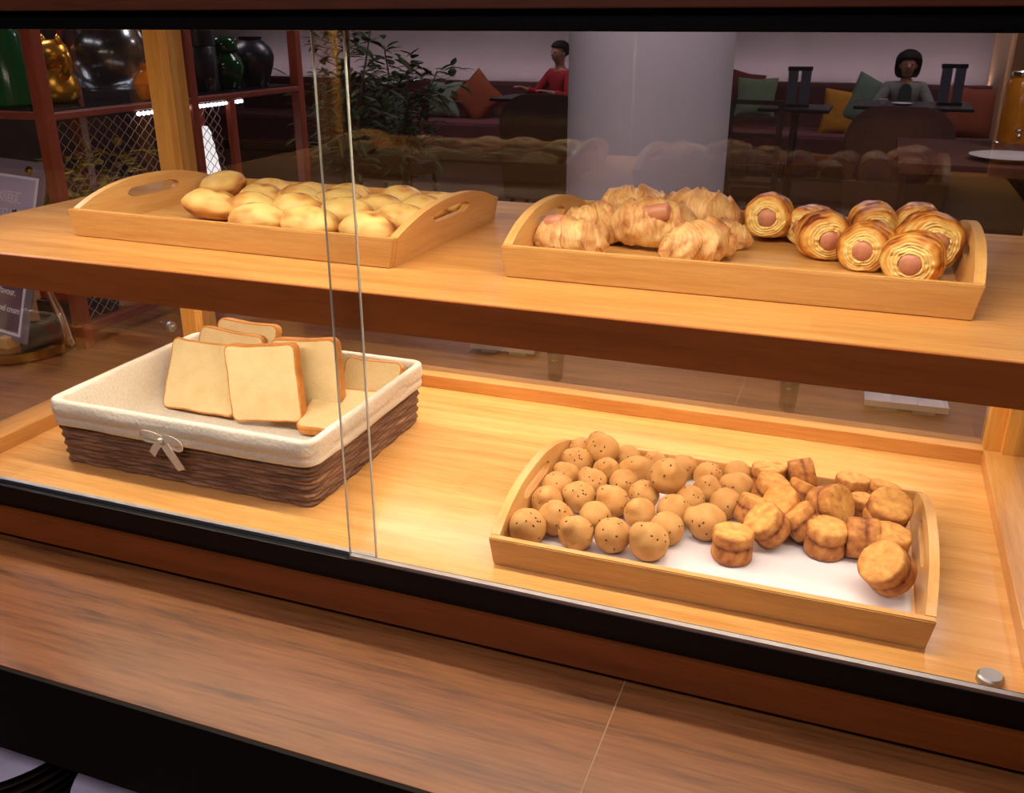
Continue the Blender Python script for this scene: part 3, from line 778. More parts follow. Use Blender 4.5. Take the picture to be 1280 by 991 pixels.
# ------------------------------------------------------------------ wicker basket with linen liner
bk = thing('bread_basket', 'dark wicker basket with a cream linen liner holding toast slices', 'basket', (-.796, 1.036, Z(DK)))
BX, BY, BH = .197, .150, .092; RC = .013
def rrect(hx, hy, rc, n):
    """n points round a rounded rectangle with even spacing; returns (point, outward normal, arc length)"""
    segs = []; q = math.pi/2*rc; sx, sy = 2*(hx-rc), 2*(hy-rc); tot = 2*sx+2*sy+4*q; out = []
    for k in range(n):
        s = tot*k/n; L0 = s
        for side in range(4):
            ln = sx if side % 2 == 0 else sy
            if s < ln:
                t = s
                p, nn = [(Vector((-hx+rc+t, -hy)), Vector((0, -1))), (Vector((hx, -hy+rc+t)), Vector((1, 0))), (Vector((hx-rc-t, hy)), Vector((0, 1))), (Vector((-hx, hy-rc-t)), Vector((-1, 0)))][side]
                break
            s -= ln
            if s < q:
                a = s/rc; c = [Vector((hx-rc, -hy+rc)), Vector((hx-rc, hy-rc)), Vector((-hx+rc, hy-rc)), Vector((-hx+rc, -hy+rc))][side]
                b = [-math.pi/2, 0, math.pi/2, math.pi][side]+a; nn = Vector((math.cos(b), math.sin(b))); p = c+nn*rc; break
            s -= q
        out.append((p, nn, L0))
    return out, tot
m = MB(); N = 620; rowsN = 15; sub = 6; NZ = rowsN*sub; stake = .027
loop, tot = rrect(BX, BY, RC, N); ns = round(tot/stake/2)*2; vs = []; fs = []
for j in range(NZ+1):
    z = j/NZ; row = min(rowsN-1, int(z*rowsN)); f = z*rowsN-row
    for p, nn, s in loop:
        ph = s/tot*ns*math.pi
        wob = .9*fbm((s*9, row*3.3, 1), 1.0, 2)
        w = math.sin(ph)*(1 if row % 2 else -1)
        strand = math.sqrt(max(0, 1-(2*f-1)**2))
        off = .0032*strand+.0015*w*strand+.0003*fbm((s*60, row, f*2), 1, 2)
        fl = 1+.034*z
        rope = .0007*math.sin(s*900+row*2+f*5)
        zz = z*BH+.0011*wob*math.sin(math.pi*z)-.0015*fbm((s*11, 0, 0), 1, 2)*(1-z)
        q = Vector((p.x*fl, p.y*fl))+nn*(off+rope); vs.append((q.x, q.y, max(0.0006, zz)))
for j in range(NZ):
    for k in range(N): k2 = (k+1) % N; fs.append((j*N+k, j*N+k2, (j+1)*N+k2, (j+1)*N+k))
# inner wall and floor
o2 = len(vs)
for z in (BH, .006):
    for p, nn, s in loop:
        fl = 1+.034*z/BH; q = Vector((p.x*fl, p.y*fl))-nn*.004; vs.append((q.x, q.y, z))
for k in range(N):
    k2 = (k+1) % N
    fs.append((NZ*N+k, NZ*N+k2, o2+k2, o2+k)); fs.append((o2+k, o2+k2, o2+N+k2, o2+N+k))
fs.append(tuple(o2+N+k for k in range(N))); fs.append(tuple(range(N-1, -1, -1)))
m.add(vs, fs); m.build('woven_body', M['wicker'], bk, True)
# braided foot
m = MB()
for k in range(2):
    m.tube([(p.x*1.0+nn.x*.0018*math.sin(s*210+k*math.pi), p.y+nn.y*.0018*math.sin(s*210+k*math.pi), .0042+.0018*math.cos(s*210+k*math.pi)) for p, nn, s in loop], .0022, 6, closed=True)
m.build('braided_foot', M['wicker'], bk, True)
# liner: inside floor, wall, rolled rim and outer band
def profile(s, nn):
    w1 = fbm((s*7, 0, 2), 1, 3); w2 = fbm((s*16, 5, 2), 1, 2)
    drop = .034+.002*w1
    front = smooth01(.5, 1, -nn.y)
    pts = [(-.0085, .007), (-.0085+.001*w2, .03), (-.0080, .06), (-.0072, BH-.004), (-.0062, BH+.0008), (-.001, BH+.0034+.0012*w1), (.0052, BH+.0022), (.0066+.0012*w2, BH-.003)]
    # gathered band with a soft fold above the drawstring
    pts += [(.0070+.0036*front+.0030*w1, BH-.010), (.0072+.0026*front+.0030*w2, BH-.0175), (.0048+.0008*w1, BH-.0212), (.0074+.0020*front+.0022*w2, BH-.0250), (.0078+.0016*w1, BH-drop+.004), (.0074, BH-drop), (.0062, BH-drop+.001), (.0060, BH-.012)]
    return pts
N2 = 300; loop2, tot2 = rrect(BX, BY, RC, N2); vs = []; fs = []; npf = None
for p, nn, s in loop2:
    pr = profile(s, nn); npf = len(pr)
    for off, z in pr:
        fl = 1+.034*z/BH; vs.append((p.x*fl+nn.x*off, p.y*fl+nn.y*off, z))
for k in range(N2):
    k2 = (k+1) % N2
    for i in range(npf-1): fs.append((k*npf+i, k2*npf+i, k2*npf+i+1, k*npf+i+1))
fs.append(tuple(k*npf for k in range(N2)))
m = MB(); m.add(vs, fs); liner = m.build('liner', M['linen'], bk, True, loc=(0, 0, 0))
md = liner.modifiers.new('soft', 'SUBSURF'); md.levels = 1; md.render_levels = 1
# bow on the front
bow = MB(); bx = at(205, 548, -.50).x+.796-.002; by = -BY*1.03-.0125; bz = BH-.024
def ribbon(pts, w):
    """flat ribbon swept along pts, w half width"""
    pts = [Vector(p) for p in pts]; vs = []; fs = []
    for i, p in enumerate(pts):
        t = (pts[min(i+1, len(pts)-1)]-pts[max(i-1, 0)]).normalized(); up = Vector((0, -1, .15)).cross(t).normalized(); nrm = t.cross(up)
        for a, b in ((1, .0006), (1, -.0006), (-1, -.0006), (-1, .0006)): vs.append(p+up*w*a+nrm*b)
    for i in range(len(pts)-1):
        for k in range(4): fs.append((i*4+k, i*4+(k+1) % 4, i*4+4+(k+1) % 4, i*4+4+k))
    fs += [(0, 1, 2, 3), tuple(len(pts)*4-4+k for k in (3, 2, 1, 0))]
    bow.add(vs, fs)
def bez(a, b, c, d, n=14): return [Vector(a)*(1-t)**3+3*Vector(b)*t*(1-t)**2+3*Vector(c)*t*t*(1-t)+Vector(d)*t**3 for t in [k/n for k in range(n+1)]]
B0 = (bx, by, bz)
ribbon(bez(B0, (bx-.012, by-.008, bz+.012), (bx-.034, by-.007, bz+.008), (bx-.028, by-.002, bz+.001))+bez((bx-.028, by-.002, bz+.001), (bx-.022, by, bz-.004), (bx-.01, by, bz-.001), B0)[1:], .0048)
ribbon(bez(B0, (bx+.012, by-.008, bz+.010), (bx+.034, by-.008, bz+.004), (bx+.028, by-.002, bz-.006))+bez((bx+.028, by-.002, bz-.006), (bx+.022, by, bz-.010), (bx+.01, by, bz-.004), B0)[1:], .0052)
ribbon(bez(B0, (bx-.006, by-.003, bz-.006), (bx-.014, by-.002, bz-.014), (bx-.021, by+.001, bz-.024)), .0052)
ribbon(bez(B0, (bx+.006, by-.004, bz-.010), (bx+.016, by-.003, bz-.020), (bx+.023, by+.001, bz-.040)), .0058)
bow.lathe([(0, -.0045), (.004, -.003), (.0048, 0), (.004, .003), (0, .0045)], 12, c=(bx, by-.003, bz))
bow.build('bow', M['linen'], liner, 'auto')

# ------------------------------------------------------------------ toast slices
def slice_outline(w, h, seed, inset=0.0, n=72):
    """rounded loaf outline in x (width) and y (height), y = 0 at the bottom"""
    pts = []; rc = .012
    loop, tot = rrect(w/2, h/2, rc, n)
    for p, nn, s in loop:
        bulge = .0022*math.cos(p.x/(w/2)*math.pi/2)*(1 if p.y > 0 else -.4)
        wv = .0014*fbm((p.x*30+seed, p.y*30, seed), 1, 2)
        q = p+nn*(wv-inset)+Vector((0, -bulge*1.3 if abs(nn.y) > .5 else 0)); pts.append((q.x, q.y+h/2))
    return pts
def toast(label, w, h, t, seed, matx):
    root = thing('toast_slice', label, 'toast', group='toast slices in the basket'); root.matrix_world = matx
    o = slice_outline(w, h, seed); a = slice_outline(w, h, seed, .0016); b = slice_outline(w, h, seed, .0030); n = len(o)
    # crust: a closed ring round the slice; crumb: the slab inside
    m = MB(); rings = [(b, -t/2+.0004), (a, -t/2), (o, -t/2+.0022), (o, t/2-.0022), (a, t/2), (b, t/2-.0004)]; vs = []; fs = []
    for pts, z in rings: vs += [(x, z, y) for x, y in pts]
    nr = len(rings)
    for i in range(nr):
        j = (i+1) % nr
        for k in range(n): k2 = (k+1) % n; fs.append((i*n+k, i*n+k2, j*n+k2, j*n+k))
    m.add(vs, fs); m.build('crust', M['crust'], root, 'auto')
    m = MB(); vs = []; fs = []
    for z in (-t/2, t/2):
        sg = -1 if z < 0 else 1
        for f in (1, .82, .55, .25): vs += [(x*f, z+sg*(-.0005*(f == 1) + .0006*fbm((x*f*40, y*40, seed+sg), 1, 2)*(f < 1)), h/2+(y-h/2)*f) for x, y in slice_outline(w, h, seed, .0027)]
        vs.append((0, z, h/2))
    for q in (0, 1):
        base = q*(4*n+1)
        for i in range(3):
            for k in range(n): k2 = (k+1) % n; fs.append((base+i*n+k, base+i*n+k2, base+(i+1)*n+k2, base+(i+1)*n+k))
        for k in range(n): fs.append((base+3*n+k, base+3*n+(k+1) % n, base+4*n))
    for k in range(n): k2 = (k+1) % n; fs.append((k, k2, 4*n+1+k2, 4*n+1+k))
    m.add(vs, fs); m.build('crumb', M['crumb'], root, 'auto')
def pose(origin, xdir, up):
    """bottom centre, width direction, height direction"""
    x = Vector(xdir).normalized(); z = Vector(up); z = (z-x*z.dot(x)).normalized(); y = z.cross(x)
    mm = Matrix((x, y, z)).transposed().to_4x4(); mm.translation = Vector(origin); return mm
FB = Z(DK)+.0092
toast('front toast slice standing upright in the middle of the basket', .120, .118, .0165, 1, pose((-.781, 1.064, FB+.010), (1, .06, .11), (-.015, .14, 1)))
toast('toast slice leaning at the left of the basket, partly behind the front one', .128, .112, .017, 2, pose((-.908, 1.064, FB+.004), (1, .05, -.02), (.06, .50, 1)))
toast('toast slice whose top edge shows behind the left one', .112, .112, .016, 3, pose((-.896, 1.112, FB+.009), (1, .06, -.075), (.03, .33, 1)))
toast('rearmost toast slice, its rounded top showing against the back of the basket', .108, .112, .016, 4, pose((-.876, 1.138, FB+.018), (1, .03, -.03), (.03, .26, 1)))
toast('toast slice with a browned right edge standing behind the front one', .114, .112, .017, 5, pose((-.733, 1.106, FB+.018), (1, .0, .10), (-.02, .10, 1)))
toast('toast slice lying flat in the front right of the basket', .104, .094, .016, 6, pose((-.675, 1.048, FB+.012), (1, .04, .02), (.0, 1, .38)))
toast('toast slice lying tilted against the back right corner of the basket', .096, .088, .016, 7, pose((-.654, 1.124, Z(-.548)), (1, .03, .0), (0, 1, 1.6)))
# ------------------------------------------------------------------ sign stand left of the case
M['sign_paper'] = plain('sign_paper', srgb(196, 180, 204), .35, 0, 8, .03)
M['sign_dark'] = plain('sign_dark', srgb(104, 84, 106), .35, 0, 8, .06)
M['sign_board'] = plain('sign_board', srgb(128, 112, 122), .4, 0, 8, .04)
M['sign_white'] = plain('sign_white', srgb(236, 228, 238), .5, 0, 8, .02)
M['red_wood'] = wood('red_wood', srgb(112, 46, 26), srgb(134, 58, 34), srgb(150, 70, 44), 'Z', .4)
M['red_wood_y'] = wood('red_wood_y', srgb(104, 44, 32), srgb(124, 56, 40), srgb(138, 66, 48), 'Y', .4)
sgn = thing('sign_stand', 'purple menu sign with white lettering on a round metal base left of the case', 'sign', (-1.60, 1.345, CT))
m = MB(); m.lathe([(0, 0), (.112, 0), (.115, .003), (.115, .020), (.112, .023), (0, .023)], 64); m.build('base', M['brass'], sgn, smooth='auto', loc=(0, .02, 0))
SA = R(-13)
pan = MB(); pan.box(-.36, 0, -.004, .004, 0, .356, bev=.0035)
panel = pan.build('sign_board', M['sign_board'], sgn, loc=(.090, -.045, .036), rot=(R(-18.5), 0, SA))
m = MB(); m.box(-.345, -.017, -.0052, -.0042, .012, .325); m.build('paper_border', M['sign_white'], panel)
m = MB(); m.box(-.345, -.024, -.0058, -.0050, .205, .320); m.build('paper_top', M['sign_paper'], panel)
m = MB(); m.box(-.345, -.024, -.0058, -.0050, .018, .205); m.build('paper_lower', M['sign_dark'], panel)
m = MB()
m.lathe([(0, 0), (.008, 0), (.008, .004), (.006, .007), (.0, .008)], 24, mat=Matrix.Translation((-.05, -.004, .338)) @ Matrix.Rotation(R(90), 4, 'X')); m.build('screw', M['brass'], panel, 'auto')
m = MB(); m.box(.02, .045, -.05, -.02, .022, .045, bev=.002); m.build('wooden_foot', M['bamboo'], sgn)
m = MB(); m.tube([(.128, .03, .02), (.118, .02, .10), (.108, .0, .2), (.10, -.02, .30)], [.010, .009, .006, .004], 12); m.build('support_rod', M['chrome'], sgn, True)
def lettering(text, size, x, y, z, parent, mat, align='RIGHT'):
    cu = bpy.data.curves.new('lettering', 'FONT'); cu.body = text; cu.size = size; cu.align_x = align; cu.extrude = .0002
    o = bpy.data.objects.new('lettering', cu); COL.objects.link(o); bpy.context.view_layer.update()
    me = bpy.data.meshes.new_from_object(o.evaluated_get(bpy.context.evaluated_depsgraph_get())); bpy.data.objects.remove(o)
    me.materials.clear(); me.materials.append(mat)
    return link('lettering', me, parent, (x, y, z), (R(90), 0, 0))
lettering('厚切百汇', .026, -.066, -.0062, .272, panel, M['sign_white'])
lettering('每日限量', .026, -.052, -.0062, .237, panel, M['sign_white'])
lettering('供应。', .024, -.062, -.0062, .188, panel, M['sign_white'])
lettering('rye toast with', .020, -.030, -.0062, .118, panel, M['sign_white'])
lettering('milk flavour.', .020, -.046, -.0062, .090, panel, M['sign_white'])
lettering('or caramel cream', .018, -.026, -.0062, .056, panel, M['sign_white'])

# ------------------------------------------------------------------ rack at the left, running away from the camera
rk = thing('display_rack', 'reddish wooden display rack with posts and a shelf left of the case', 'rack', (-1.56, 1.85, CT))
def rbox(name, mat, x0, x1, y0, y1, z0, z1, bev=.003):
    m = MB(); m.box(x0+1.56, x1+1.56, y0-1.85, y1-1.85, Z(z0)-CT, Z(z1)-CT, bev=bev); return m.build(name, mat, rk)
PW2 = .022
for x, y in ((-1.463, 1.41), (-1.463, 1.835), (-1.463, 2.28), (-1.80, 1.41), (-1.80, 1.835), (-1.80, 2.28)):
    rbox('post', M['red_wood'], x-PW2, x+PW2*.2, y-.013, y+.013, -.63, .42)
rbox('stile', M['red_wood'], -1.475, -1.46, 1.962, 1.985, -.63, -.178)
rbox('shelf', M['red_wood_y'], -1.80, -1.459, 1.41, 2.29, -.176, -.162)
rbox('bottom_rail', M['red_wood_y'], -1.475, -1.459, 1.41, 2.29, -.60, -.58)
m = MB(); m.box(-1.79+1.56, -1.475+1.56, 1.43-1.85, 2.27-1.85, Z(-.1615)-CT, Z(-.1585)-CT, bev=.001); m.build('glass_plate', plain('dark_glass', srgb(30, 32, 38), .06, 0, 10, .05), rk)
m = MB()
for k in range(26):
    p = Vector((-1.470+1.56, 1.66+k*.0145-1.85, Z(-.184)-CT)); m.lathe([(0, -.0045), (.0035, -.003), (.0045, 0), (.0035, .003), (0, .0045)], 8, c=p)
m.build('bead_lights', emit_mat('bead_light', (.95, .9, 1, 1), 9), rk, True)
# expanded wire mesh infill under the shelf
def lattice(name, y0, y1, z0, z1, x, dy, dz, mat, r=.0016):
    m = MB(); nyy = int((y1-y0)/dy); nzz = int((z1-z0)/dz)
    for i in range(nyy+1):
        pts = []; 
        for j in range(nzz+1):
            o = dy*.42*(1 if (i+j) % 2 else -1); pts.append((x+1.56, min(y1, max(y0, y0+i*dy+o))-1.85, Z(z0+j*dz)-CT))
        m.tube(pts, r, 5)
    return m.build(name, mat, rk)
M['wire'] = plain('dark_wire', srgb(176, 150, 154), .45, .3, 40, .1)
lattice('wire_mesh', 1.43, 1.82, -.58, -.18, -1.49, .015, .012, M['wire'], .0009)
lattice('wire_mesh', 1.85, 1.96, -.58, -.18, -1.49, .015, .012, M['wire'], .0010)

SHZ = Z(-.158)
def lathe_thing(name, prof, mat, loc, label, cat, parts=None, n=40, **k):
    m = MB(); m.lathe(prof, n); o = m.build(name, mat, None, smooth='auto', loc=loc); return tag(o, label, cat, **k)
M['gold'] = plain('gold_paint', srgb(214, 150, 50), .3, .75, 20, .25)
M['gold_red'] = plain('gold_red', srgb(170, 80, 40), .35, .4, 20, .3)
M['green_glaze'] = plain('green_glaze', srgb(18, 58, 22), .12, 0, 12, .2)
M['black_glaze'] = plain('black_glaze', srgb(34, 32, 38), .32, 0, 12, .2)
M['amber'] = plain('amber_glass', srgb(214, 112, 24), .12, 0, 12, .2)
M['leaf_gold'] = plain('leaf_gold', srgb(186, 164, 44), .45, 0, 10, .4)
M['leaf_green'] = plain('leaf_green', srgb(84, 104, 60), .5, 0, 10, .4)
M['bottle_green'] = plain('bottle_green', srgb(24, 74, 36), .15, 0, 10, .2)
# golden lucky figure: body, head, raised paw, ears, coin
g = thing('gold_figurine', 'seated golden figurine with a raised arm on the rack shelf', 'figurine', tuple(atX(76, 128, -1.60))[:2]+(SHZ,))
m = MB(); m.lathe([(0, 0), (.034, 0), (.042, .012), (.044, .03), (.038, .05), (.028, .064), (.022, .070), (0, .072)], 32); m.build('body', M['gold'], g, True)
m = MB(); m.lathe([(0, .064), (.018, .067), (.030, .082), (.033, .096), (.028, .112), (.014, .121), (0, .123)], 32); hd = m.build('head', M['gold'], g, True)
for s in (-1, 1):
    m = MB(); m.lathe([(0, .128), (.004, .122), (.010, .110), (0, .108)], 12, c=(.020*s, 0, .006)); m.build('ear', M['gold'], hd, True)
m = MB(); m.tube([(.028, -.01, .05), (.046, -.014, .066), (.048, -.014, .088), (.045, -.016, .10)], [.011, .011, .010, .010], 12); m.build('arm', M['gold'], g, True)
m = MB(); m.tube([(-.028, -.01, .05), (-.040, -.026, .04), (-.016, -.040, .036)], [.011, .010, .009], 12); m.build('arm', M['gold'], g, True)
m = MB(); m.lathe([(0, 0), (.016, 0), (.016, .005), (0, .005)], 24, mat=Matrix.Translation((0, -.040, .035)) @ Matrix.Rotation(R(90), 4, 'X')); m.build('coin', M['gold_red'], g, 'auto')
# round glass bowl
p = atX(140, 125, -1.58); rb = .088
prof = [(0, .004), (.045, .004), (.05, 0), (.052, .004)]
out = [(rb*math.sin(a), rb*1.0-rb*math.cos(a)+.006) for a in [R(35)+k*R(115)/24 for k in range(25)]]
inn = [(r*.965, z+.002*(1 if z < rb else 0)) for r, z in reversed(out)]
m = MB(); m.lathe([(0, out[0][1]-.006)]+[(r*.99, z-.004) for r, z in out[:1]]+out+inn+[(0, inn[-1][1])], 56)
gm = glass_mat('bowl_glass', (.86, .88, .90, 1), .07, .18, 2.6)
tag(m.build('glass_bowl', gm, None, True, loc=(p.x, p.y, SHZ)), 'large round clear glass bowl on the rack shelf', 'bowl')
p = atX(185, 120, -1.50)
lathe_thing('amber_vase', [(0, 0), (.016, 0), (.024, .018), (.026, .032), (.016, .05), (.008, .058), (.009, .072), (0, .072)], M['amber'], (p.x, p.y, SHZ), 'small amber vase on the rack shelf right of the glass bowl', 'vase')
p = atX(250, 112, -1.56)
v = thing('tea_canister', 'tall dark blue black canister on the rack shelf behind the wooden case post', 'canister', (p.x, p.y, SHZ))
m = MB(); m.lathe([(0, 0), (.046, 0), (.048, .003), (.048, .10), (.046, .103), (0, .103)], 40); m.build('body', M['black_glaze'], v, 'auto')
m = MB(); m.lathe([(0, .103), (.049, .103), (.049, .155), (.045, .16), (0, .16)], 40); m.build('lid', M['black_glaze'], v, 'auto')
p = atX(284, 109, -1.55)
gj = thing('green_jar', 'glossy dark green lidded jar on the rack shelf', 'jar', (p.x, p.y, SHZ))
m = MB(); m.lathe([(0, 0), (.028, 0), (.030, .004), (.044, .030), (.048, .053), (.040, .073), (.030, .082), (.030, .087), (0, .087)], 40); m.build('body', M['green_glaze'], gj, True)
m = MB(); m.lathe([(0, .0872), (.034, .0872), (.036, .091), (.034, .113), (.026, .121), (0, .123)], 40); m.build('lid', M['green_glaze'], gj, True)
p = atX(318, 106, -1.55)
lathe_thing('black_vase', [(0, 0), (.034, 0), (.038, .006), (.052, .043), (.058, .070), (.052, .092), (.036, .107), (.028, .112), (.031, .120), (.027, .120), (.024, .11), (0, .10)], M['black_glaze'], (p.x, p.y, SHZ), 'matte black shouldered vase at the right end of the rack shelf', 'vase')
p = atX(264, 109, -1.50)
lathe_thing('shot_glass', [(0, 0), (.010, 0), (.012, .03), (.0108, .03), (.009, .003), (0, .003)], gm, (p.x, p.y, SHZ), 'tiny clear glass in front of the green jar on the rack shelf', 'glass')
p = atX(12, 125, -1.62)
lathe_thing('green_bottle', [(0, 0), (.042, 0), (.046, .005), (.046, .13), (.034, .16), (.014, .18), (.014, .24), (.017, .245), (0, .245)], M['bottle_green'], (p.x, p.y, SHZ), 'dark green bottle at the far left of the rack shelf', 'bottle')
p = atX(232, 215, -1.62)
lt = thing('paper_lantern', 'bright white lantern glowing on the counter behind the case post', 'lamp', (p.x+.01, 2.02, CT))
m = MB(); m.lathe([(0, 0), (.035, 0), (.035, .02), (0, .02)], 32); m.build('base', M['black_glaze'], lt, 'auto')
m = MB(); m.lathe([(0, .02), (.028, .02)]+[(.028+.020*math.sin(math.pi*k/24)+.0025*(k % 2), .02+.36*k/24) for k in range(1, 24)]+[(.026, .38), (0, .38)], 32); m.build('shade', emit_mat('lantern_paper', (1, .97, 1, 1), 1.3), lt, True)
# orange box and dark bags behind the sign at counter level
m = MB(); m.box(-.045, .045, -.03, .03, 0, .055, bev=.003)
p = at(75, 398, -.63)
ob = thing('orange_box', 'orange red carton on a dark block beside the sign stand', 'box', (-1.66, 1.56, CT))
m.build('carton', plain('orange_card', srgb(206, 70, 30), .5), ob, loc=(0, 0, .05))
m = MB(); m.box(-.05, .05, -.04, .04, 0, .05, bev=.004); m.build('dark_block', M['black_glaze'], ob)
m = MB(); m.box(-.10, .13, -.05, .05, 0.0005, .085, bev=.012)
tag(m.build('black_bag', plain('black_cloth', srgb(26, 26, 36), .7, 0, 20, .3), None, loc=(-1.62, 1.90, CT)), 'low black pouch on the counter inside the display rack', 'pouch')

# ------------------------------------------------------------------ plants
def leaf(mb, base, direction, ln, w, droop=.3, mi=0):
    d = Vector(direction).normalized(); side = d.cross(Vector((0, 0, 1))); side = side.normalized() if side.length > .05 else Vector((1, 0, 0)); up = side.cross(d)
    vs = []; n = 5
    for i in range(n+1):
        t = i/n; c = Vector(base)+d*ln*t-Vector((0, 0, 1))*droop*ln*t*t; hw = w*math.sin(math.pi*min(.98, .06+t*.94))**.8
        vs += [c+side*hw-up*hw*.25, c+up*.0004, c-side*hw-up*hw*.25, c-up*.0012]
    fs = []
    for i in range(n):
        for k in range(4): fs.append((i*4+k, i*4+(k+1) % 4, i*4+4+(k+1) % 4, i*4+4+k))
    fs += [(3, 2, 1, 0), tuple(n*4+k for k in range(4))]
    mb.add(vs, fs, mi)
def plant(name, label, loc, stems, nleaf, ln, w, matl, pot, seed, pot_mat):
    rnd = random.Random(seed); root = thing(name, label, 'plant', loc)
    m = MB(); m.lathe([(0, 0), (pot[0]*.7, 0), (pot[0], pot[1]), (pot[0]*.9, pot[1]), (pot[0]*.85, pot[1]*.9), (0, pot[1]*.9)], 32); m.build('pot', pot_mat, root, 'auto')
    st = MB(); lf = MB()
    for h, dx, dy, r in stems:
        pts = [(0, 0, pot[1]*.85)]+[(dx*t*t, dy*t*t, pot[1]*.85+h*t) for t in (.25, .5, .75, 1)]
        st.tube(pts, [r, r*.9, r*.8, r*.6, r*.3], 8)
        for i in range(nleaf):
            t = rnd.uniform(.42, 1.0); a = rnd.uniform(0, 6.28); el = rnd.uniform(-.2, .9)
            b = Vector((dx*t*t, dy*t*t, pot[1]*.85+h*t)); br = Vector((math.cos(a), math.sin(a), el*.6))*rnd.uniform(.03, 1)*ln*1.8
            if i % 3 == 0: st.tube([b, b+br], r*.15, 4)
            leaf(lf, b+br, (math.cos(a+rnd.uniform(-.8, .8)), math.sin(a+rnd.uniform(-.8, .8)), el), ln*rnd.uniform(.6, 1.2), w*rnd.uniform(.7, 1.2), rnd.uniform(.1, .7))
    st.build('stems', plain(name+'_stem', srgb(92, 76, 46), .7), root, True); lf.build('foliage', matl, root, True)
M['pot'] = plain('plant_pot', srgb(70, 60, 56), .6)
p = atY(500, 120, 5.6)
plant('bamboo_plant', 'leafy dark green plant standing in front of the bench left of the column', (p.x, 5.6, 0), [(1.15, -.10, 0, .012), (1.0, .22, .1, .010), (.85, .05, -.2, .01), (1.05, .12, -.1, .01)], 95, .12, .026, M['leaf_green'], (.16, .28), 3, M['pot'])
p = atY(432, 120, 4.8)
plant('weeping_fig', 'tall thin leaved tree with a pale trunk seen behind the glass overlap', (p.x, 4.8, 0), [(1.5, .05, 0, .022), (1.35, -.12, .1, .014), (1.25, .18, 0, .012), (.95, -.2, 0, .01)], 95, .11, .022, M['leaf_green'], (.16, .28), 5, M['pot'])
p = at(140, 238, -.63)
plant('gold_leaf_plant', 'yellow green leafed plant glimpsed through the rack wire mesh', (-1.64, 1.64, CT), [(.28, -.02, 0, .005), (.30, .05, .08, .004), (.26, -.06, -.10, .004), (.28, .04, -.12, .004)], 70, .04, .013, M['leaf_gold'], (.05, .07), 8, M['pot'])

# ------------------------------------------------------------------ things on the counter behind the case
def dish(px, py, label):
    q = at(px, py, -.63); root = thing('sauce_dish', label, 'dish', (q.x, q.y+.04, CT), (0, 0, R(2)), 'white divided dishes behind the case')
    m = MB(); LX, LY = .066, .04
    m.box(-LX, LX, -LY, LY, .008, .012, bev=.001)
    for x in (-LX, -.022, .022, LX): m.box(x-.0022, x+.0022, -LY, LY, .011, .019, bev=.001)
    for y in (-LY, LY): m.box(-LX-.002, LX+.002, y-.0025, y+.0025, .008, .0195, bev=.001)
    m.build('tray', M['white_china'], root)
    for x in (-.03, .03):
        m = MB(); m.box(x-.018, x+.018, -LY+.004, LY-.004, 0, .0085, bev=.001); m.build('foot', plain('dish_foot', srgb(180, 176, 168), .4), root)
dish(1130, 517, 'white divided dish on the counter behind the right end of the case')
dish(627, 443, 'white divided dish on the counter seen just below the shelf in the middle')
for px, py, lab in ((694, 473, 'small smoky tumbler on the rear counter right of the middle dish'), (984, 510, 'small smoky tumbler on the rear counter left of the right dish')):
    q = at(px, py, -.63); root = thing('tumbler', lab, 'tumbler', (q.x, q.y, CT), group='smoky tumblers on the rear counter')
    m = MB(); m.lathe([(0, .001), (.013, 0), (.0145, .002), (.0165, .062), (.0155, .062), (.0132, .006), (0, .006)], 32); m.build('cup', glass_mat('smoky_glass', (.62, .62, .66, 1), .05), root, True)
    m = MB(); m.lathe([(0, .0062), (.0130, .0062), (.0134, .014), (0, .014)], 32); m.build('contents', plain('dark_filling', srgb(52, 36, 26), .5), root, 'auto')

# ------------------------------------------------------------------ dining area far behind
M['seat_fabric'] = plain('bench_fabric', srgb(112, 60, 66), .75, 0, 30, .12)
M['back_fabric'] = plain('bench_back_fabric', srgb(86, 42, 44), .8, 0, 30, .12)
M['chair_fabric'] = plain('chair_fabric', srgb(84, 56, 34), .8, 0, 30, .15)
M['dark_wood'] = wood('dark_wood', srgb(40, 26, 20), srgb(52, 34, 26), srgb(64, 44, 34), 'X', .5)
M['table_black'] = plain('table_black', srgb(34, 32, 34), .4, 0, 20, .1)
def bench(px0, px1, py_back, label, Yb=10.9):
    a, b = atY(px0, py_back, Yb), atY(px1, py_back, Yb); w = b.x-a.x; h = a.z
    root = thing('bench_seat', label, 'bench', ((a.x+b.x)/2, Yb, 0))
    m = MB(); m.box(-w/2, w/2, -.75, .02, .12, .46, bev=.04); m.build('seat', M['seat_fabric'], root)
    m = MB(); m.box(-w/2, w/2, .0201, .22, .12, h, bev=.04); m.build('backrest', M['back_fabric'], root)
    m = MB(); m.box(-w/2+.05, w/2-.05, -.65, .2, 0, .12); m.build('plinth', M['table_black'], root)
    return root, h
b1, h1 = bench(300, 712, 95, 'long pink upholstered bench along the wall left of the grey column')
b2, h2 = bench(880, 1262, 101, 'long pink upholstered bench along the wall right of the grey column')
for (px0, px1), h, lab in (((300, 712), h1, 'left'), ((880, 1262), h2, 'right')):
    a, b = atY(px0, 95, 11.3), atY(px1, 95, 11.3)
    root = thing('cove_light', 'glowing strip of light on the wall above the '+lab+' bench', 'strip light', ((a.x+b.x)/2, 11.35, h+.0)); w = b.x-a.x
    m = MB(); m.box(-w/2, w/2, -.05, .05, -.085, -.065); m.build('channel', M['dark_wood'], root)
    m = MB(); m.box(-w/2, w/2, -.03, .03, -.0649, -.055); m.build('light_strip', emit_mat('cove_led', (1, .80, .84, 1), 15), root)
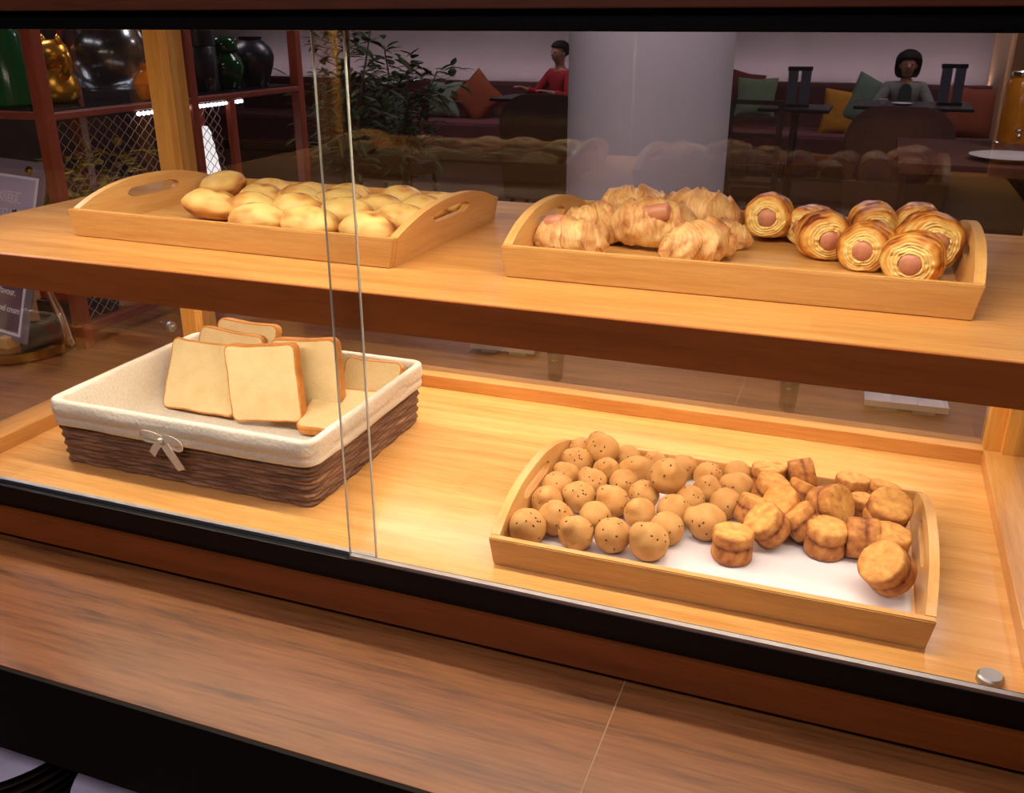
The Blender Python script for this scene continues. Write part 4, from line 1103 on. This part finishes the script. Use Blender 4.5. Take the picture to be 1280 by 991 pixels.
def cushion(px, py, Y, size, colr, label, rot=0, tilt=-18, group='cushions on the benches'):
    q = atY(px, py, Y); m = MB(); n = 16; vs = []; fs = []
    for sgn2 in (1, -1):
        for j in range(n+1):
            for i in range(n+1):
                u, v = i/n*2-1, j/n*2-1
                th = (1-u**4)*(1-v**4); k = 1-.10*(1-abs(u*v))*max(abs(u), abs(v))**4
                vs.append((u*size*k, -sgn2*(.002+th**.6*size*.30), v*size*k))
    W1 = n+1
    for q2 in (0, 1):
        for j in range(n):
            for i in range(n): b_ = q2*W1*W1; fs.append((b_+j*W1+i, b_+j*W1+i+1, b_+(j+1)*W1+i+1, b_+(j+1)*W1+i))
    bd = [i for i in range(n)]+[j*W1+n for j in range(n)]+[n*W1+n-i for i in range(n)]+[(n-j)*W1 for j in range(n)]
    for k in range(len(bd)):
        k2 = (k+1) % len(bd); fs.append((bd[k], bd[k2], bd[k2]+W1*W1, bd[k]+W1*W1))
    m.add(vs, fs)
    o = m.build('cushion', plain('cushion_fabric', colr, .85, 0, 20, .12), None, True, loc=q)
    o.rotation_euler = Euler((R(tilt), R(rot), 0)); return tag(o, label, 'cushion', group)
cushion(597, 122, 10.62, .24, srgb(150, 70, 36), 'rust brown cushion set on its corner on the left bench', 45)
cushion(556, 124, 10.6, .21, srgb(126, 140, 118), 'pale green cushion behind the plant on the left bench')
cushion(945, 122, 10.62, .21, srgb(116, 136, 104), 'pale green cushion just right of the column on the right bench')
cushion(930, 112, 10.78, .19, srgb(110, 40, 36), 'dark red cushion half hidden by the column edge', 10)
cushion(1057, 142, 10.5, .24, srgb(188, 124, 24), 'mustard yellow cushion on the right bench', 3)
cushion(1090, 132, 10.52, .26, srgb(96, 112, 98), 'grey green cushion beside the seated person in grey', 22)
cushion(1212, 142, 10.55, .26, srgb(138, 66, 40), 'rust coloured cushion at the right end of the right bench', 4)
def cafe_table(px, py, Y, w, d, label):
    q = atY(px, py, Y); root = thing('cafe_table', label, 'table', (q.x, Y, 0))
    m = MB(); m.box(-w/2, w/2, -d/2, d/2, q.z-.03, q.z, bev=.008); m.build('tabletop', M['table_black'], root)
    m = MB(); m.lathe([(0, .02), (.035, .02), (.035, q.z-.031), (0, q.z-.031)], 20); m.build('pedestal', M['table_black'], root, 'auto')
    m = MB(); m.lathe([(0, 0), (.24, 0), (.24, .012), (.04, .0199), (0, .0199)], 32); m.build('foot', M['table_black'], root, 'auto'); return q.z
def chair(px, py, Y, w, label, slat=False, mat=None):
    q = atY(px, py, Y); h = q.z; root = thing('lounge_chair', label, 'chair', (q.x, Y, 0), (0, 0, R(random.uniform(-6, 6))), 'dining chairs behind the case')
    mat = mat or M['chair_fabric']; sh2 = .44
    m = MB(); m.box(-w/2+.03, w/2-.03, .04, .56, sh2-.11, sh2, bev=.03); m.build('seat', mat, root)
    if not slat:
        ol = []; rc = w*.32; H0 = sh2-.14
        for k in range(13): a = math.pi*k/24; ol.append((w/2-rc+rc*math.cos(a), h-rc+rc*math.sin(a)))
        for k in range(13): a = math.pi/2+math.pi*k/24; ol.append((-w/2+rc+rc*math.cos(a), h-rc+rc*math.sin(a)))
        ol += [(-w/2+.04, H0), (w/2-.04, H0)]
        m = MB(); m.prism(ol, -.03, .03, mat=Matrix.Translation((0, 0, 0)) @ Matrix.Rotation(R(90), 4, 'X'), bev=.012); m.build('backrest', mat, root, 'auto')
    else:
        for z in [sh2+.02+(h-sh2-.05)*k/5 for k in range(6)]:
            m = MB(); m.box(-w/2+.0205, w/2-.0205, -.01, .012, z, z+.03, bev=.004); m.build('slat', M['dark_wood'], root)
        for s in (-1, 1):
            m = MB(); m.box(s*w/2-.02, s*w/2+.02, -.02, .02, sh2-.1, h, bev=.006); m.build('back_post', M['dark_wood'], root)
    for x in (-1, 1):
        for y in (.08, .5):
            m = MB(); m.tube([(x*(w/2-.08), y, sh2-.1), (x*(w/2-.05), y, 0)], [.02, .014], 10); m.build('leg', M['dark_wood'], root, True)
cafe_table(672, 121, 9.6, .8, .7, 'black cafe table with papers in front of the person in red')
q = atY(694, 118.5, 9.55); m = MB()
m.box(-.14, .14, -.1, .1, 0, .004, bev=.001); m.box(-.05, .16, -.07, .12, .0041, .009, bev=.001)
tag(m.build('papers', M['white_china'], None, loc=(q.x, 9.6, atY(672, 121, 9.6).z+.0005)), 'white papers lying on the table before the person in red', 'papers')
zt = cafe_table(1140, 130, 9.2, .95, .7, 'black cafe table in front of the person in grey')
cafe_table(995, 133, 9.0, .6, .6, 'black cafe table with a menu stand right of the column')
def menu_stand(px, py, Y, label, zt, h=.30):
    q = atY(px, py, Y); root = thing('menu_stand', label, 'menu stand', (q.x, Y, zt), (0, 0, R(12)), 'menu stands on the cafe tables')
    m = MB(); m.box(-.1, .1, -.04, .04, 0, .02, bev=.003); m.build('foot', M['table_black'], root)
    for x in (-.055, .055):
        m = MB(); m.box(x-.042, x+.042, -.008, .008, .02, h, bev=.003); m.build('card', plain('menu_card', srgb(120, 120, 136), .5), root)
    m = MB(); m.box(-.105, .105, -.018, .018, h, h+.035, bev=.004); m.build('clip', M['table_black'], root)
menu_stand(996, 130, 9.0, 'menu stand on the table right of the column', atY(995, 133, 9.0).z)
menu_stand(1186, 130, 9.2, 'menu stand right of the seated person in grey', zt)
for px, Y, lab in ((1104, 9.02, 'white cup on the table at the left hand of the person in grey'), (1128, 9.0, 'white saucer bowl on the table before the person in grey')):
    q = atY(px, 128, Y)
    lathe_thing('cup' if px < 1110 else 'bowl', [(0, 0), (.025, 0), (.04, .05), (.037, .05), (.022, .006), (0, .006)] if px < 1110 else [(0, 0), (.05, 0), (.09, .022), (.086, .022), (.045, .006), (0, .006)], M['white_china'], (q.x, Y, zt), lab, 'cup' if px < 1110 else 'bowl')
chair(680, 118, 6.6, .66, 'round backed brown chair left of the column, seen from behind')
chair(1130, 133, 6.4, .64, 'round backed brown chair in front of the person in grey, seen from behind', mat=plain('chair_velvet', srgb(88, 52, 38), .8, 0, 30, .15))
chair(470, 118, 6.9, .62, 'round backed brown chair behind the bamboo plant at the left')
chair(946, 125, 6.8, .34, 'dark slatted chair right of the grey column', True)

M['dark_table'] = wood('dark_table', srgb(84, 50, 40), srgb(98, 60, 48), srgb(112, 70, 56), 'X', .8, spec=.1)
# serving table with a white plate at the far right
q = at(1246, 200, -.63)
st_ = thing('serving_table', 'brown serving table at the far right behind the case', 'table', (q.x+.05, q.y+.35, 0))
m = MB(); m.box(-.50, 1.6, -.62, .5, CT-.05, CT, bev=.004); m.build('tabletop', M['dark_table'], st_)
m = MB(); m.box(-.45, 1.55, -.5, .45, 0, CT-.0505); m.build('cabinet', M['dark_wood'], st_)
lathe_thing('round_plate', [(0, .004), (.09, 0), (.1, .004), (.185, .022), (.19, .026), (.184, .027), (.1, .010), (0, .008)], M['white_china'], (q.x+.06, q.y, CT), 'white round plate on the serving table at the far right', 'plate')
q2 = at(1262, 188, -.63)
ju = thing('juice_dispenser', 'amber juice dispenser with a chrome tap at the far right', 'dispenser', (q2.x+.03, q2.y+.12, CT))
m = MB(); m.lathe([(0, 0), (.10, 0), (.10, .03), (.09, .035), (0, .035)], 32); m.build('base', M['chrome'], ju, 'auto')
m = MB(); m.lathe([(0, .035), (.085, .036), (.088, .045), (.088, .33), (.07, .36), (0, .365)], 40); m.build('vessel', plain('juice', srgb(190, 116, 20), .15, 0, 6, .25), ju, 'auto')
m = MB(); m.lathe([(0, .366), (.075, .366), (.075, .385), (.02, .395), (.012, .42), (0, .424)], 32); m.build('lid', M['chrome'], ju, 'auto')
m = MB(); m.tube([(0, -.085, .08), (0, -.12, .08), (0, -.13, .06)], .01, 10); m.tube([(-.02, -.112, .10), (.02, -.112, .10)], .006, 8); m.build('tap', M['chrome'], ju, True)
q = atY(1285, 100, 9.8)
struct(boxo('trim_2', M['tan_wall'], None, q.x-.16, q.x+1.2, 9.7, RY1-.01, 0, RH, bev=0))

# ------------------------------------------------------------------ seated people far behind
def skin_obj(name, verts, edges, mat, parent, sub=2, root=0):
    me = bpy.data.meshes.new(name); me.from_pydata([v[:3] for v in verts], edges, [])
    o = link(name, me, parent); me.materials.append(mat)
    md = o.modifiers.new('skin', 'SKIN'); md.use_smooth_shade = True
    lay = me.skin_vertices[0] if me.skin_vertices else None
    if lay is None:
        with bpy.context.temp_override(object=o, active_object=o, selected_objects=[o]): bpy.ops.mesh.customdata_skin_add()
        lay = me.skin_vertices[0]
    for i, v in enumerate(verts):
        r = v[3]; lay.data[i].radius = r if isinstance(r, tuple) else (r, r)
    lay.data[root].use_root = True
    s2 = o.modifiers.new('smooth', 'SUBSURF'); s2.levels = sub; s2.render_levels = sub
    return o
def person(name_label, loc, face, shirt, trousers, hair, skin, bob, lhand, rhand, hair_mat, inner=None):
    """seated figure facing local -Y, hips at the seat height .46; hands are given as targets on the table"""
    root = thing('person', name_label, 'person', loc, (0, 0, R(face)))
    V = []; E = []
    def chain(pts, start=None):
        prev = start
        for p in pts:
            V.append(p); i = len(V)-1
            if prev is not None: E.append((prev, i))
            prev = i
        return prev
    chain([(0, 0, .53, (.15, .11))]); pel = 0
    sp1 = chain([(0, .01, .68, (.125, .09)), (0, .0, .86, (.14, .095)), (0, -.01, .97, (.12, .08))], pel); chest = sp1
    nk = chain([(0, -.02, 1.05, .052), (0, -.03, 1.11, .048)], chest)
    hd_ = chain([(0, -.05, 1.165, (.076, .090)), (0, -.045, 1.245, (.084, .098)), (0, -.035, 1.30, (.06, .075))], nk)
    hands = []
    for s, hnd in ((-1, lhand), (1, rhand)):
        h = Vector(hnd); shd = Vector((s*.165, -.01, .985)); mid = (shd+h)/2; el = mid+Vector((s*.10, .06, -.14))
        k = chain([(*shd, .058), (*(shd*.5+el*.5), .048), (*el, .042), (*(el*.5+h*.5), .036), (*h, .024)], chest)
        fd = (h-el).normalized(); side = Vector((fd.y, -fd.x, 0)).normalized()
        pm_ = chain([(*(h+fd*.045), (.036, .017))], k)
        for fi, (off, ln) in enumerate(((-.028, .062), (-.010, .074), (.010, .070), (.027, .054))):
            b = h+fd*.06+side*off; chain([(*(b+fd*.015), .0095), (*(b+fd*ln*.6+Vector((0, 0, -.006))), .0085), (*(b+fd*ln+Vector((0, 0, -.020))), .0075)], pm_)
        tb = h+fd*.025-side*.035*s*-1
        chain([(*tb, .011), (*(tb+fd*.035+side*.012*s), .0095)], k)
    for s in (-1, 1):
        chain([(s*.09, -.10, .53, .085), (s*.10, -.42, .53, .065), (s*.10, -.46, .44, .058), (s*.10, -.44, .26, .05), (s*.10, -.42, .09, .036), (s*.10, -.44, .04, .036), (s*.10, -.56, .03, .028)], pel)
    skin_obj('body', V, E, skin, root)
    # face
    hx = root
    for nm, pts, rr, mt in (('nose', [(0, -.128, 1.215), (0, -.150, 1.185)], [.008, .013], skin), ('mouth', [(-.022, -.126, 1.150), (0, -.134, 1.149), (.022, -.126, 1.150)], [.004, .007, .004], M['lip'])):
        m = MB(); m.tube(pts, rr, 8); m.build(nm, mt, root, True)
    for s in (-1, 1):
        m = MB(); m.lathe([(0, -.009), (.007, -.006), (.010, 0), (.007, .006), (0, .009)], 12, c=(s*.030, -.122, 1.222)); m.build('eye', M['eye'], root, True)
        m = MB(); m.lathe([(0, -.03), (.010, -.02), (.013, 0), (.010, .02), (0, .03)], 10, c=(s*.079, -.035, 1.20)); m.build('ear', skin, root, True)
    # hair: cap with an open face
    def hf(th, ph):
        d = Vector((math.cos(ph)*math.cos(th), math.cos(ph)*math.sin(th), math.sin(ph)))
        front = smooth01(.1, .75, -d.y)
        k = 1+.05*fbm(d*1.0, 4, 3)
        if bob:
            p = Vector((d.x*.128, d.y*.122+.0, d.z*(.112 if d.z > 0 else .17)))
            if d.z < 0: p.x = .128*math.cos(th)*abs(math.cos(ph))**.3; p.y = .118*math.sin(th)*abs(math.cos(ph))**.3
            if d.z < .15: p.y += front*.105*smooth01(.15, -.35, d.z) + front*.012
            p.x *= 1+.05*smooth01(.2, -.6, d.z)
        else:
            p = Vector((d.x*.095, d.y*.115, d.z*(.09 if d.z > 0 else .10)))
            if d.z < .25: p.y += front*.13*smooth01(.25, -.2, d.z)
        return p*k+Vector((0, -.025, 1.255)), .5
    m = blob_grid(40, 24, hf); m.build('hair', hair_mat, root, True)
    # shirt over torso and arms, trousers over legs
    V2 = []; E2 = []
    def ch2(pts, start=None):
        prev = start
        for p in pts:
            V2.append(p); i = len(V2)-1
            if prev is not None: E2.append((prev, i))
            prev = i
        return prev
    ch2([(0, 0, .50, (.17, .125))])
    c2 = ch2([(0, .01, .68, (.155, .11)), (0, 0, .86, (.165, .115)), (0, -.01, .97, (.14, .098)), (0, -.015, 1.03, (.075, .065))], 0)
    for s, hnd in ((-1, lhand), (1, rhand)):
        h = Vector(hnd); shd = Vector((s*.165, -.01, .985)); mid = (shd+h)/2; el = mid+Vector((s*.10, .06, -.14))
        e3 = el*.25+h*.75
        ch2([(*shd, .075), (*(shd*.5+el*.5), .063), (*el, .056), (*e3, .044)], 3)
    skin_obj('shirt', V2, E2, shirt, root)
    if inner:
        m = MB(); m.prism([(-.06, .98), (-.075, .70), (.075, .70), (.06, .98), (.03, 1.03), (-.03, 1.03)], -.018, .018, mat=Matrix.Translation((0, -.125, 0)) @ Matrix.Rotation(R(90), 4, 'X'), bev=.01); m.build('undershirt', inner, root, 'auto')
    V3 = [(0, .0, .53, (.165, .12))]; E3 = []
    for s in (-1, 1):
        b = len(V3); V3 += [(s*.09, -.10, .535, .098), (s*.10, -.42, .535, .078), (s*.10, -.465, .44, .07), (s*.10, -.44, .26, .062), (s*.10, -.42, .11, .055)]
        E3 += [(0, b), (b, b+1), (b+1, b+2), (b+2, b+3), (b+3, b+4)]
    skin_obj('trousers', V3, E3, trousers, root)
    for s in (-1, 1):
        m = MB(); m.tube([(s*.10, -.39, .045), (s*.10, -.47, .045), (s*.10, -.56, .036), (s*.10, -.60, .032)], [.040, .046, .042, .026], 14); m.build('shoe', M['table_black'], root, True)
    return root
M['skin'] = plain('skin', srgb(190, 136, 110), .55, 0, 20, .05)
M['lip'] = plain('lip', srgb(150, 80, 74), .5); M['eye'] = plain('eye', srgb(40, 30, 28), .3)
M['hair'] = plain('black_hair', srgb(26, 18, 18), .75, 0, 60, .3, .2)
M['red_shirt'] = plain('red_shirt', srgb(168, 24, 34), .8, 0, 20, .12); M['grey_shirt'] = plain('grey_cardigan', srgb(122, 120, 116), .85, 0, 20, .12)
M['jeans'] = plain('dark_trousers', srgb(40, 42, 56), .8); M['teal_shirt'] = plain('dark_teal_shirt', srgb(46, 66, 62), .8)
qw = atY(1138, 62, 10.4); sw = qw.z/1.36*1.0
pr = person('seated person with a dark bob in a grey cardigan at the cafe table, right side', (qw.x, 10.4, 0), 4, M['grey_shirt'], M['jeans'], M['hair'], M['skin'], True, (-.28, -.42, .80), (.22, -.40, .80), M['hair'], M['teal_shirt']); pr.scale = (sw,)*3
qr = atY(703, 50, 10.4); sr = qr.z/1.345
pr = person('seated person in a red shirt beside the left edge of the column', (qr.x, 10.4, 0), -35, M['red_shirt'], M['jeans'], M['hair'], M['skin'], False, (-.26, -.36, .84), (.16, -.32, .82), M['hair']); pr.scale = (sr,)*3
# ------------------------------------------------------------------ lights
def area(name, loc, sx, sy, power, col, rot=(0, 0, 0), spread=None):
    d = bpy.data.lights.new(name, 'AREA'); d.shape = 'RECTANGLE'; d.size = sx; d.size_y = sy; d.energy = power; d.color = col
    if spread: d.spread = spread
    o = bpy.data.objects.new(name, d); COL.objects.link(o); o.location = loc; o.rotation_euler = rot; return o
WARM = (1, .80, .56); COOL = (1.0, .88, .98)
area('case_light_upper', (-.45, .822, Z(.021)), 1.37, .012, 4.3, (1, .84, .63), (R(14), 0, 0))
area('case_light_lower', (-.45, 1.29, Z(-.2985)), 1.28, .02, 2.4, (1, .86, .67), (R(-14), 0, 0), R(125))
area('case_light_front', (-.45, .90, Z(-.2985)), 1.26, .012, 3.3, (1, .87, .69), (R(8), 0, 0))
def ceiling_lamp(x, y, power, sx, sy, label):
    root = thing('ceiling_panel', label, 'ceiling light', (x, y, RH))
    m = MB(); m.box(-sx/2-.03, sx/2+.03, -sy/2-.03, sy/2+.03, -.05, -.0005, bev=.004); m.build('frame', M['alu'], root)
    a = area('ceiling_lamp', (x, y, RH-.052), sx, sy, power, COOL)
ceiling_lamp(-1.0, -.9, 36, 2.4, .6, 'ceiling light panel above the front of the counter')
ceiling_lamp(-.5, 3.0, 33, 1.2, .6, 'added fill panel on the ceiling between the case and the column')  # unseen lamp, added so the column is lit evenly
ceiling_lamp(1.3, 4.6, 26, .6, .6, 'added fill panel on the ceiling over the serving table')  # unseen lamp, added to brighten the round plate and the column's right side
ceiling_lamp(-4.0, 9.6, 30, 1.2, .6, 'ceiling light panel over the left bench')
ceiling_lamp(.6, 9.7, 25, 1.2, .6, 'ceiling light panel over the right bench')
ceiling_lamp(-2.8, 1.9, 30, 1.2, .6, 'ceiling light panel over the display rack')
w = bpy.data.worlds.new('world'); SC.world = w; w.use_nodes = True
w.node_tree.nodes['Background'].inputs['Color'].default_value = (.02, .018, .022, 1); w.node_tree.nodes['Background'].inputs['Strength'].default_value = 1
SC.view_settings.view_transform = 'Standard'; SC.view_settings.look = 'None'; SC.view_settings.exposure = 0; SC.view_settings.gamma = 1
SC.view_settings.use_curve_mapping = False
